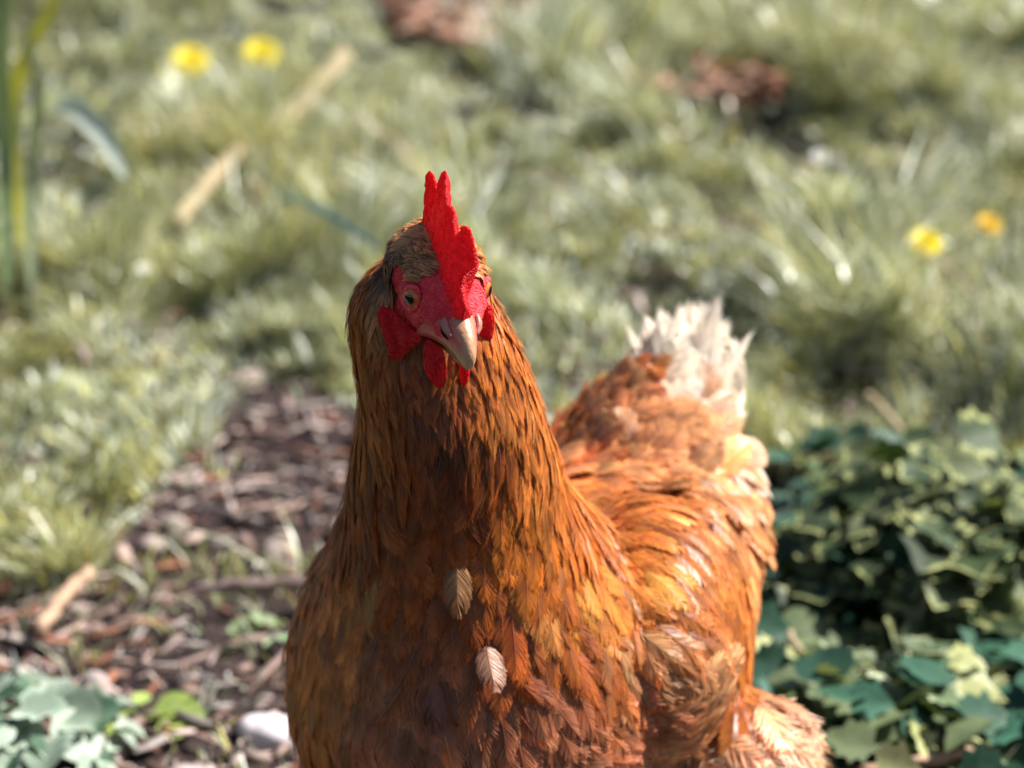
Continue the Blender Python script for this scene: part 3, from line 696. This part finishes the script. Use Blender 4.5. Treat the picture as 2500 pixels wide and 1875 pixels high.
# ---- legs
for x_, y_ in ((-.02, .13), (.085, .115)):
    A = np.array([x_ * .9 + .01, y_ + .01, .13]); B = np.array([x_, y_ + .03, .075]); D = np.array([x_, y_, .012]); parts = []
    parts.append(tube(cr([A, B, (B + D) / 2 + [0, -.003, 0], D], 12), np.interp(np.linspace(0, 1, 12), [0, .3, .6, 1], [.011, .0075, .0055, .0065]), 12))
    for a, ln in ((-.5, .05), (0, .06), (.5, .05), (math.pi * .93, .028)):
        d = np.array([math.sin(a), -math.cos(a), 0]); tp = [D, D + d * ln * .4 + [0, 0, -.002], D + d * ln * .75 + [0, 0, -.005], D + d * ln + [0, 0, -.007], D + d * (ln + .01) + [0, 0, -.011]]
        parts.append(tube(cr(tp, 12), np.interp(np.linspace(0, 1, 12), [0, .75, .8, 1], [.0055, .0042, .0028, .0006]), 8))
    V, F = merge(parts); hp('leg', V, F, M_SHANK)

# ================================================================== FEATHERS
def template(kind, nb, seed):
    """feather in local units: u across (1 = half width), v along (1 = length), h normal; returns V, F(quads), colour weights (edge, tip, shaft)"""
    g = np.random.default_rng(seed); V = []; F = []; Wt = []
    def prof(v):
        if kind == 'hackle': return (min(1, v / .35)) ** .6 * (max(0, 1 - max(0, (v - .45) / .55) ** 1.5)) ** .8
        if kind == 'quill': return min(1, v / .2) ** .5 * (1 - max(0, (v - .72) / .28) ** 2.4) ** .6
        if kind == 'down': return .35 + .65 * math.sin(math.pi * min(1, v * 1.0)) ** .7
        return min(1, (v / .42)) ** .7 * max(0, 1 - max(0, (v - .58) / .42) ** 2.2) ** .55
    sweep = {'hackle': .30, 'quill': .15, 'body': .30, 'broad': .36, 'down': .4}[kind]
    def vert(u, v, h, e): V.append((u, v, h - (.16 if kind != 'quill' else .22) * u * u)); Wt.append((min(1, abs(e)), v, 0))
    for side in (-1, 1):
        clump = 0
        for i in range(nb):
            v0 = .03 + .93 * i / nb; sp_ = .93 / nb
            if g.random() < .12: clump = g.normal(0, .020 if kind != 'quill' else .008)
            v1 = min(1.0, v0 + sweep * (1 - v0 * .35)) + clump
            if i > nb * .86: v1 = 1.0 + g.normal(0, .022)
            pr = prof(min(.985, max(v1 - .02, .02)))
            if i > nb * .86: pr = prof(.97) * (1 - (i - nb * .86) / (nb * .14)) 
            pr *= 1 + g.normal(0, .05); u1 = side * pr; dz = g.normal(0, .018) + (clump * 1.5); dv = g.normal(0, .018)
            if kind == 'down': u1 += g.normal(0, .12); dz = g.normal(0, .28); dv = g.normal(0, .05)
            i0 = len(V); wv = sp_ * 1.8; r1 = g.uniform(.0, .035)
            vm = v0 + (v1 - v0) * .42
            vert(0, v0, .0, 0); vert(0, v0 + wv, r1 * .3, 0)
            vm = v0 + (v1 - v0) * .55
            vert(u1 * .66, vm + wv * .95, r1 + dz * .4, .66); vert(u1 * .66, vm, dz * .4, .66)
            vert(u1, v1 + wv * (.6 if kind != 'down' else .3) + dv, dz + r1 * .6, 1); vert(u1 * .985, v1 + dv, dz, 1)
            F += [(i0, i0 + 1, i0 + 2, i0 + 3), (i0 + 3, i0 + 2, i0 + 4, i0 + 5)]
    sw = {'hackle': .09, 'quill': .07, 'body': .05, 'broad': .03, 'down': .03}[kind]; i0 = len(V)
    for k in range(5):
        v = k / 4 * .96
        for s in (-1, 1): V.append((s * sw * .6 * (1 - .75 * v), v, .035)); Wt.append((0, v, 1))
    for k in range(4): a = i0 + 2 * k; F.append((a, a + 1, a + 3, a + 2))
    return np.array(V), np.array(F), np.array(Wt)
TPL = {k: [template(k, nb, s) for s in range(6)] for k, nb in (('broad', 96), ('body', 54), ('hackle', 36), ('quill', 76), ('down', 44))}
BASEH = .0007
from mathutils.bvhtree import BVHTree
BVH = BVHTree.FromPolygons([Vector(v) for v in BV], [tuple(t) for t in BT.tolist()])
FNM = unit(BN[BT].mean(1))
def BVN(i, ref): return FNM[i]
def feathers(name, kind, pos, T, N_, L_, W_, lift, curl, cc, ce, cs, parent=None, conform=True, m=None):
    """all feathers of one tract as one mesh of that part"""
    pos = np.asarray(pos); n = len(pos)
    if n == 0: return
    T = unit(T); S = unit(np.cross(T, N_)); N_ = np.cross(S, T)
    Vs = []; Fs = []; Cs = []; off = 0; which = rng.integers(0, 6, n)
    for w_ in range(6):
        ix = np.where(which == w_)[0]
        if len(ix) == 0: continue
        V, F, Wt = TPL[kind][w_]
        u, v, h = V[:, 0][None], V[:, 1][None], V[:, 2][None]; Li = L_[ix][:, None]; Wi = W_[ix][:, None]; li = lift[ix][:, None]; cu = curl[ix][:, None]
        skew = rng.normal(0, .12, len(ix))[:, None]; bend = rng.normal(0, .10, len(ix))[:, None]
        al = v * Li; nn = h * Wi + al * li - cu * v * v * Li; la = u * Wi + skew * u * 0 + bend * v * v * Li
        if conform:
            st = np.linspace(0, 1, 6); Pp = np.empty((len(ix), 6, 3)); Nn = np.empty((len(ix), 6, 3))
            for a_, j_ in enumerate(ix):
                p0 = pos[j_].copy(); t0 = T[j_].copy(); stp = L_[j_] / 5
                for b_ in range(6):
                    hit = BVH.find_nearest(Vector(p0)); sp0 = np.array(hit[0]); sn0 = np.array(BVN(hit[2], N_[j_]))
                    Pp[a_, b_] = sp0; Nn[a_, b_] = sn0; t0 = unit(t0 - (t0 @ sn0) * sn0); p0 = sp0 + t0 * stp
            for b_ in range(1, 5): Nn[:, b_] = Nn[:, b_ - 1] * .25 + Nn[:, b_] * .5 + Nn[:, b_ + 1] * .25
            Nn = unit(Nn); vv = np.clip(v[0], 0, 1) * 5; k0 = np.clip(vv.astype(int), 0, 4); fr = (vv - k0)[None, :, None]
            pc = Pp[:, k0] * (1 - fr) + Pp[:, k0 + 1] * fr + (Pp[:, 5] - Pp[:, 4])[:, None] * (np.clip(v - 1, 0, 1) * 5)[..., None]
            nc = unit(Nn[:, k0] * (1 - fr) + Nn[:, k0 + 1] * fr); tc = unit(Pp[:, k0 + 1] - Pp[:, k0]); sc_ = unit(np.cross(tc, nc))
            hh = h * Wi + BASEH + al * li - .35 * cu * v * v * Li
            PP = pc + sc_ * la[..., None] + nc * np.maximum(hh, .0002)[..., None]
        else:
            PP = pos[ix][:, None, :] + S[ix][:, None, :] * la[..., None] + T[ix][:, None, :] * al[..., None] + N_[ix][:, None, :] * nn[..., None]
        e = (Wt[:, 0] ** 1.5)[None, :, None]; tp = (np.clip((Wt[:, 1] - .55) / .45, 0, 1) ** 1.3)[None, :, None]; s = Wt[:, 2][None, :, None]
        k = np.clip(e * .8 + tp * .6, 0, 1)
        C = cc[ix][:, None] * (1 - k) + ce[ix][:, None] * k; C = C * (1 - s * .75) + cs[ix][:, None] * s * .75
        bj = rng.random((len(ix), V.shape[0] // 6 + 2)); bjj = np.repeat(bj, 6, axis=1)[:, :V.shape[0]]; C = C * (.82 + .36 * bjj[..., None])
        Vs.append(PP.reshape(-1, 3)); Cs.append(C.reshape(-1, 3)); m_ = V.shape[0]
        Fs.append((F[None] + (np.arange(len(ix)) * m_)[:, None, None]).reshape(-1, 4) + off); off += m_ * len(ix)
    V = np.vstack(Vs); print(name, n, 'feathers', len(V), 'verts')
    return hp(name, V, np.vstack(Fs), m or M_FEATHER, parent, False, np.vstack(Cs))

# guides: px,py,Y, flow dx,dy, L mm, halfW mm, spread rad, lift, curl, centre col, edge col, kind
GOLD = (.62, .20, .022); RUST = (.40, .10, .012); CHES = (.22, .046, .008); DARK = (.085, .022, .006); TAN = (.74, .42, .18); BUFF = (.78, .44, .19)
CREAM = (.84, .69, .50); WHITE = (.90, .85, .76); PINK = (.50, .20, .10); ORNG = (.66, .25, .05); BRN = (.29, .085, .022); UMB = (.055, .022, .014)
GD = [
 (1000, 580, .015, -.8, -.35, 7, 1.1, .35, .30, .2, TAN, BUFF, 'hackle'), (1040, 560, .02, -.35, -.8, 7, 1.1, .35, .3, .2, TAN, BUFF, 'hackle'),
 (965, 655, .008, -1, .15, 6, 1.2, .35, .3, .2, UMB, BRN, 'hackle'), (1020, 655, .0, -.9, -.4, 5.5, 1.0, .3, .25, .2, BRN, TAN, 'hackle'), (935, 620, .02, -.8, .3, 9, 1.4, .3, .25, .2, BRN, TAN, 'hackle'),
 (1165, 620, .015, .8, -.1, 6, 1.0, .3, .3, .2, TAN, GOLD, 'hackle'), (1190, 700, .015, .6, .8, 7, 1.1, .3, .3, .2, TAN, GOLD, 'hackle'),
 (935, 720, .012, -.3, 1, 11, 1.1, .3, .25, .2, BRN, TAN, 'hackle'), (900, 680, .03, -.45, .9, 15, 1.4, .2, .16, .1, RUST, GOLD, 'hackle'),
 (880, 780, .035, -.12, 1, 20, 1.6, .16, .14, .1, RUST, GOLD, 'hackle'), (1215, 780, .03, .3, 1, 17, 2.0, .2, .18, .1, RUST, GOLD, 'hackle'),
 (990, 900, .01, 0, 1, 13, 1.9, .25, .20, .1, BRN, RUST, 'hackle'), (1090, 950, .005, .02, 1, 11, 1.9, .3, .28, .15, CHES, RUST, 'hackle'), (1180, 900, .012, .2, 1, 13, 1.9, .25, .2, .1, CHES, GOLD, 'hackle'),
 (880, 950, .035, -.02, 1, 24, 2.3, .16, .12, .08, BRN, GOLD, 'hackle'), (860, 1130, .05, -.05, 1, 28, 2.8, .16, .12, .08, CHES, RUST, 'hackle'),
 (1090, 1080, .0, 0, 1, 19, 2.8, .18, .14, .1, DARK, CHES, 'hackle'), (970, 1080, .01, 0, 1, 22, 2.8, .18, .12, .1, CHES, RUST, 'hackle'),
 (1240, 950, .02, .3, 1, 22, 2.2, .18, .14, .08, RUST, ORNG, 'hackle'), (1310, 1080, .035, .28, 1, 28, 2.5, .15, .12, .08, RUST, ORNG, 'hackle'), (1210, 1080, .01, .12, 1, 24, 2.6, .18, .12, .08, DARK, RUST, 'hackle'),
 (1380, 1200, .05, .3, 1, 32, 3.2, .15, .12, .08, RUST, GOLD, 'hackle'),
 (1120, 1230, .0, .0, 1, 24, 4.6, .2, .12, .08, CHES, RUST, 'body'), (950, 1260, .02, -.15, 1, 26, 4.6, .2, .12, .08, CHES, RUST, 'body'), (1290, 1250, .02, .25, 1, 28, 4.2, .2, .12, .08, RUST, GOLD, 'body'),
 (820, 1420, .05, -.5, 1, 27, 4.6, .18, .1, .1, RUST, ORNG, 'body'), (730, 1560, .06, -.28, 1, 27, 4.8, .2, .12, .1, RUST, ORNG, 'body'), (700, 1750, .07, 0, 1, 27, 5.0, .2, .14, .1, RUST, GOLD, 'body'),  # left breast: colours lightened to imitate bright fill light in the shade
 (960, 1450, .0, -.3, 1, 30, 5.4, .2, .11, .08, CHES, RUST, 'body'), (850, 1680, .0, -.25, 1, 30, 5.6, .2, .12, .08, BRN, PINK, 'body'), (1120, 1430, -.01, .0, 1, 30, 6.2, .22, .12, .08, CHES, RUST, 'body'),
 (1080, 1620, -.025, -.05, 1, 32, 6.8, .22, .12, .08, CHES, PINK, 'body'), (1000, 1800, -.02, -.1, 1, 30, 6.0, .2, .12, .08, BRN, PINK, 'body'), (1200, 1800, -.02, .25, 1, 28, 5.4, .25, .14, .08, CHES, PINK, 'body'),
 (1260, 1500, .0, .25, 1, 28, 4.6, .2, .13, .08, CHES, RUST, 'body'), (1380, 1400, .02, .45, 1, 30, 4.8, .2, .12, .08, BRN, RUST, 'body'), (1330, 1680, -.005, .5, 1, 26, 4.8, .25, .15, .08, CHES, PINK, 'body'),
 (1480, 1560, .03, .8, .8, 26, 4.6, .3, .15, .08, BRN, RUST, 'body'), (1500, 1720, .03, 1, .25, 25, 5.2, .3, .16, .1, RUST, PINK, 'body'), (1620, 1700, .06, .9, -.35, 25, 6.0, .3, .16, .12, PINK, BUFF, 'body'),
 (1430, 1850, .02, .9, .5, 26, 5.4, .3, .15, .1, BRN, PINK, 'body'), (1650, 1840, .07, .5, -.1, 25, 6.0, .35, .18, .12, PINK, BUFF, 'body'),
 (1480, 1300, .06, .8, .6, 30, 4.4, .18, .10, .06, RUST, ORNG, 'body'), (1450, 1430, .05, .7, .8, 28, 5.0, .22, .12, .06, RUST, ORNG, 'body'), (1620, 1330, .10, 1, .6, 34, 4.6, .12, .08, .06, RUST, ORNG, 'quill'),
 (1640, 1500, .09, .9, 1, 34, 4.6, .16, .10, .06, RUST, BRN, 'quill'), (1740, 1450, .13, .6, 1, 40, 5.0, .12, .08, .06, RUST, ORNG, 'quill'), (1790, 1600, .14, .15, 1, 46, 5.4, .10, .06, .06, RUST, ORNG, 'quill'), (1730, 1640, .11, .25, 1, 42, 5.0, .12, .06, .06, BRN, RUST, 'quill'),
 (1830, 1400, .2, .15, 1, 26, 6.5, .22, .10, .10, ORNG, BUFF, 'body'), (1820, 1200, .24, .1, .9, 22, 7, .4, .16, .12, RUST, ORNG, 'body'), (1750, 1180, .23, .1, .4, 20, 7, .9, .35, .2, ORNG, BUFF, 'body'),
 (1500, 1130, .2, .3, -.3, 20, 7.5, .8, .32, .2, PINK, BUFF, 'body'), (1430, 1060, .22, .4, -.6, 20, 7, .7, .3, .2, PINK, BUFF, 'body'), (1620, 1150, .22, .2, -.4, 22, 8, .8, .35, .2, ORNG, BUFF, 'body'),
 (1520, 960, .25, .4, -.8, 24, 7, .5, .25, .15, RUST, ORNG, 'body'), (1680, 980, .25, .1, -1, 26, 8, .5, .25, .15, ORNG, BUFF, 'body'), (1780, 1030, .26, -.1, -.9, 26, 7, .3, .12, .12, RUST, ORNG, 'body'),
 (1690, 880, .262, .03, -1, 30, 5, .22, .12, .06, CREAM, WHITE, 'body'), (1640, 850, .262, -.1, -1, 28, 5, .22, .12, .06, CREAM, WHITE, 'body'), (1760, 860, .262, .15, -1, 30, 5, .22, .12, .06, CREAM, WHITE, 'body'), (1795, 980, .262, -.08, -1, 28, 5, .10, .06, .06, CREAM, WHITE, 'body'),
 (1450, 1220, .14, .5, .3, 24, 5.5, .4, .18, .1, PINK, ORNG, 'body'),
 (1850, 1780, .12, .4, .8, 24, 8, .6, .3, .2, BUFF, CREAM, 'down'), (1900, 1870, .12, .4, .8, 24, 8, .6, .3, .2, CREAM, CREAM, 'down'), (1770, 1860, .1, .2, 1, 24, 8, .6, .3, .2, BUFF, CREAM, 'down'),
]
gP = np.array([P(g[0], g[1], g[2]) for g in GD]); gF = np.array([RT * g[3] - UP * g[4] for g in GD]); gF = unit(gF)
gS = np.array([g[5:10] for g in GD], float); gC = np.array([g[10] for g in GD]); gE = np.array([g[11] for g in GD]); gK = np.array([g[12] for g in GD])
# sample points
tv = BV[BT]; area = np.linalg.norm(np.cross(tv[:, 1] - tv[:, 0], tv[:, 2] - tv[:, 0]), axis=1) / 2
ncand = 200000; ti = rng.choice(len(BT), ncand, p=area / area.sum()); r1 = np.sqrt(rng.random(ncand)); r2 = rng.random(ncand)
wts = np.stack([1 - r1, r1 * (1 - r2), r1 * r2], 1)[..., None]; SP = (tv[ti] * wts).sum(1); SN = unit((BN[BT[ti]] * wts).sum(1))
q = local(SP); aL = np.abs(q[:, 1])
face = (q[:, 0] > -.0150 + .004 * np.clip(q[:, 2] / .01, -1, 1)) & (q[:, 2] > -.024) & (q[:, 2] < .0086 + .12 * (q[:, 0] + .004).clip(-.01, .02) * -1) & (np.linalg.norm(q, axis=1) < .040)
face |= (q[:, 0] > .004) & (q[:, 2] > -.022) & (np.linalg.norm(q, axis=1) < .04)
face |= (aL < .0020) & (q[:, 2] > .008) & (q[:, 0] > -.018) & (q[:, 0] < .03)
SP, SN = SP[~face], SN[~face]
# nearest-guide weights
def idw(pos, pw=4):
    d2 = ((pos[:, None, :] - gP[None]) ** 2).sum(2); w_ = 1 / (d2 + 3e-6) ** (pw / 2); return w_ / w_.sum(1, keepdims=True), d2
wg, d2 = idw(SP); par = wg @ gS; flow = wg @ gF
tg = flow - (flow * SN).sum(1, keepdims=True) * SN
jit = rng.normal(0, 1, len(SP)) * par[:, 2] * .75; tg = unit(tg); bt = np.cross(SN, tg); tg = tg * np.cos(jit)[:, None] + bt * np.sin(jit)[:, None]
pick = (wg ** 1.6); pick /= pick.sum(1, keepdims=True); near = (pick.cumsum(1) > rng.random(len(SP))[:, None]).argmax(1)
cc = (.3 * gC[near] + .7 * (wg @ gC)) * np.array([.72, .62, .58]); ce = (.3 * gE[near] + .7 * (wg @ gE)) * np.array([1.10, 1.02, .98]); kind = gK[near]
# poisson thinning with hash grid
spacing = np.sqrt(par[:, 0] * par[:, 1]) * 1e-3 * np.where(kind == 'hackle', .285, .31)
back = (SN @ FW) > .35; spacing = np.where(back, spacing * 1.5, spacing)
cell = .004; grid = {}; keep = []
for i in range(len(SP)):
    c = tuple((SP[i] // cell).astype(int)); s = spacing[i]; rr = int(s // cell) + 1; ok = True
    for a in range(-rr, rr + 1):
        for b in range(-rr, rr + 1):
            for d in range(-rr, rr + 1):
                for j in grid.get((c[0] + a, c[1] + b, c[2] + d), ()):
                    e = SP[i] - SP[j]
                    if e @ e < s * s: ok = False; break
                if not ok: break
            if not ok: break
        if not ok: break
    if ok: grid.setdefault(c, []).append(i); keep.append(i)
keep = np.array(keep); SP, SN, tg, par, cc, ce, kind, near = [a[keep] for a in (SP, SN, tg, par, cc, ce, kind, near)]
n = len(keep); print('feathers', n)
L_ = par[:, 0] * 1e-3 * rng.uniform(.8, 1.35, n); W_ = par[:, 1] * np.where(kind == 'hackle', .95, 1.12) * 1e-3 * rng.uniform(.75, 1.25, n)
lum = np.exp(rng.normal(-.05, .26, n))[:, None]; hue = rng.normal(0, .06, n)
cc = cc * lum * np.stack([1 + 0 * hue, 1 + hue, 1 + hue], 1); ce = ce * lum ** .7 * np.stack([1 + 0 * hue, 1 + hue, 1 + hue], 1)
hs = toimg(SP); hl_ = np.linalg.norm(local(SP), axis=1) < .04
k1 = np.exp(-(((hs[:, 0] - 958) / 50) ** 2 + ((hs[:, 1] - 650) / 36) ** 2) ** 2) * hl_ * (hs[:, 0] < 1040)  # comb's shadow on the crown, put into the feather colour as umber
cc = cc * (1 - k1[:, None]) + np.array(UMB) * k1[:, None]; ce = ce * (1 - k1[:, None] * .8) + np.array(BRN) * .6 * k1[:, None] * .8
for (a_, b_, ra, rb, col_) in ((1525, 1370, 55, 35, (.80, .42, .08)), (1490, 1500, 60, 28, (.74, .44, .20)), (1400, 1380, 40, 60, (.72, .34, .05)), (1290, 1390, 30, 30, (.7, .38, .10)), (905, 1345, 22, 35, (.5, .28, .06)), (1530, 1600, 60, 60, (.6, .33, .15)), (895, 1865, 30, 40, (.75, .58, .42)), (1010, 1875, 60, 25, (.6, .36, .24))):
    k2 = np.exp(-(((hs[:, 0] - a_) / ra) ** 2 + ((hs[:, 1] - b_) / rb) ** 2) ** 1.3)[:, None] * .62 * (SP[:, 1] < .18)[:, None]; cc = cc * (1 - k2) + np.array(col_) * k2; ce = ce * (1 - k2) + np.array(col_) * 1.1 * k2
k3 = (np.clip((1045 + np.clip(hs[:, 0] - 1720, 0, 80) * 1.5 + rng.normal(0, 14, n) - hs[:, 1]) / 60, 0, 1) * (SP[:, 1] > .2) * (hs[:, 0] > 1540))[:, None]; cc = cc * (1 - k3) + np.array(CREAM) * k3; ce = ce * (1 - k3) + np.array(WHITE) * k3
cs = np.clip(ce * 1.2 + .07, 0, 1)
lift = par[:, 3] * rng.uniform(.2, 1.5, n) * np.where(par[:, 2] > .5, 1.4, .95); curl = par[:, 4] * rng.uniform(.5, 1.6, n) + lift * .35
px_, py_ = toimg(SP).T
qh = local(SP); headz = (np.linalg.norm(qh, axis=1) < .034) & (qh[:, 2] > -.02)
iswing = (np.isin(kind, ['quill']) ) | ((px_ > 1440) & (py_ > 1230) & (py_ < 1560) & (SP[:, 1] < .2) & (SP[:, 0] > .02) & (SP[:, 1] > .02) & ((px_ - 1440) * .6 + 1500 > py_))
tract = np.where(headz, 'head_feathers', np.where(k3[:, 0] > .5, 'tail', np.where(iswing, 'wing', np.where((SP[:, 1] > .19) & (SP[:, 2] > .13), 'back_feathers',
        np.where((kind == 'down'), 'thigh_feathers', np.where((py_ < 1260) & (SP[:, 1] < .13), 'neck_feathers', 'breast_feathers'))))))
for nm in ('head_feathers', 'neck_feathers', 'breast_feathers', 'back_feathers', 'wing', 'thigh_feathers'):
    for kd in ('hackle', 'body', 'quill', 'down'): pass
def tract_mesh(nm):
    objs = []
    for kd in ('hackle', 'body', 'quill', 'down'):
        ix = np.where((tract == nm) & (kind == kd))[0]
        if len(ix) == 0: continue
        o = feathers(nm, kd, SP[ix], tg[ix], SN[ix], L_[ix], W_[ix], lift[ix], curl[ix], cc[ix], ce[ix], cs[ix], None, True, M_TAIL if nm == 'tail' else None); objs.append(o)
    if len(objs) > 1:
        a = objs[0]; mv = []; mf = []; mc = []; off = 0
        for o in objs:
            k = len(o.data.vertices); v = np.empty(k * 3, np.float32); o.data.vertices.foreach_get('co', v); f = np.empty(len(o.data.loops), np.int32); o.data.loops.foreach_get('vertex_index', f)
            c = np.empty(k * 4, np.float32); o.data.color_attributes['Col'].data.foreach_get('color', c)
            mv.append(v.reshape(-1, 3)); mf.append(f.reshape(-1, 4) + off); mc.append(c.reshape(-1, 4)[:, :3]); off += k
        for o in objs: bpy.data.objects.remove(o)
        return hp(nm, np.vstack(mv) + HL, np.vstack(mf), M_TAIL if nm == 'tail' else M_FEATHER, None, False, np.vstack(mc))
    return objs[0] if objs else None
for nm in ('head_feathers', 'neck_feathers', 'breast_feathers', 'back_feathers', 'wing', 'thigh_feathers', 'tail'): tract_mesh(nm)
# ---- tail: a tight upright fan of cream feathers
tl = cr([(1545, 905), (1570, 850), (1596, 800), (1628, 772), (1662, 758), (1700, 755), (1740, 768), (1772, 810), (1786, 860), (1792, 930), (1794, 1010)], 210)
pos = []; T = []; L2 = []; C1 = []; C2 = []
for k, (tx, ty) in enumerate(tl):
    f = k / 209; dy = .228 + .038 * random.random(); bx = 1625 + 110 * f + random.uniform(-10, 10); by = 1010 + 110 * f * f
    out = random.random() ** 1.3 * 100 - 5; d_ = np.array([bx - tx, by - ty]); d_ = d_ / np.linalg.norm(d_); ex = random.uniform(-14, 6) if random.random() < .9 or f > .75 else -34
    tx2, ty2 = np.array([tx, ty]) + d_ * (out + ex)
    b = P(bx, by, dy - .006); t = P(tx2, ty2, dy + .034); pos.append(b); T.append(t - b); L2.append(np.linalg.norm(t - b))
    white = .7 + .3 * f; C1.append((np.array(BUFF) * (1 - white) + np.array(WHITE) * white) * random.uniform(.85, 1.08)); C2.append((np.array(CREAM) * (1 - white) + np.array(WHITE) * white) * random.uniform(.95, 1.08))
pos = np.array(pos); T = np.array(T); L2 = np.array(L2); k = len(pos)
feathers('tail_quill', 'body', pos, T, np.array([unit(-FW + .2 * UP + RT * random.uniform(-.1, 1.1)) for _ in range(k)]), L2, rng.uniform(.0035, .0065, k), rng.normal(.0, .06, k), rng.normal(0, .08, k), np.array(C1), np.array(C2), np.array(C2), None, False, M_TAIL)
# a few odd pale feathers on the breast, seen in the photograph
def nearest(px, py):
    im = toimg(SP); d = (im[:, 0] - px) ** 2 + (im[:, 1] - py) ** 2 + np.where((SN @ FW) > 0, 1e9, 0) + SP[:, 1] * 2e4; return int(d.argmin())
for (px, py, L0, W0, c, dx, lf) in ((1178, 1550, .022, .0062, (.50, .26, .16), .14, .55), (1122, 1345, .026, .0062, (.36, .17, .065), .02, .40), (1040, 1590, .038, .0075, (.22, .075, .045), .03, .15),):
    i = nearest(px, py); c = np.array([c]); f = RT * dx - UP
    f = f - (f @ SN[i]) * SN[i]
    feathers('loose_feather', 'broad', SP[i:i + 1], f[None], SN[i:i + 1], np.array([L0]), np.array([W0]), np.array([lf]), np.array([lf * .5]), c, c * 1.15, np.clip(c * 1.3, 0, 1))
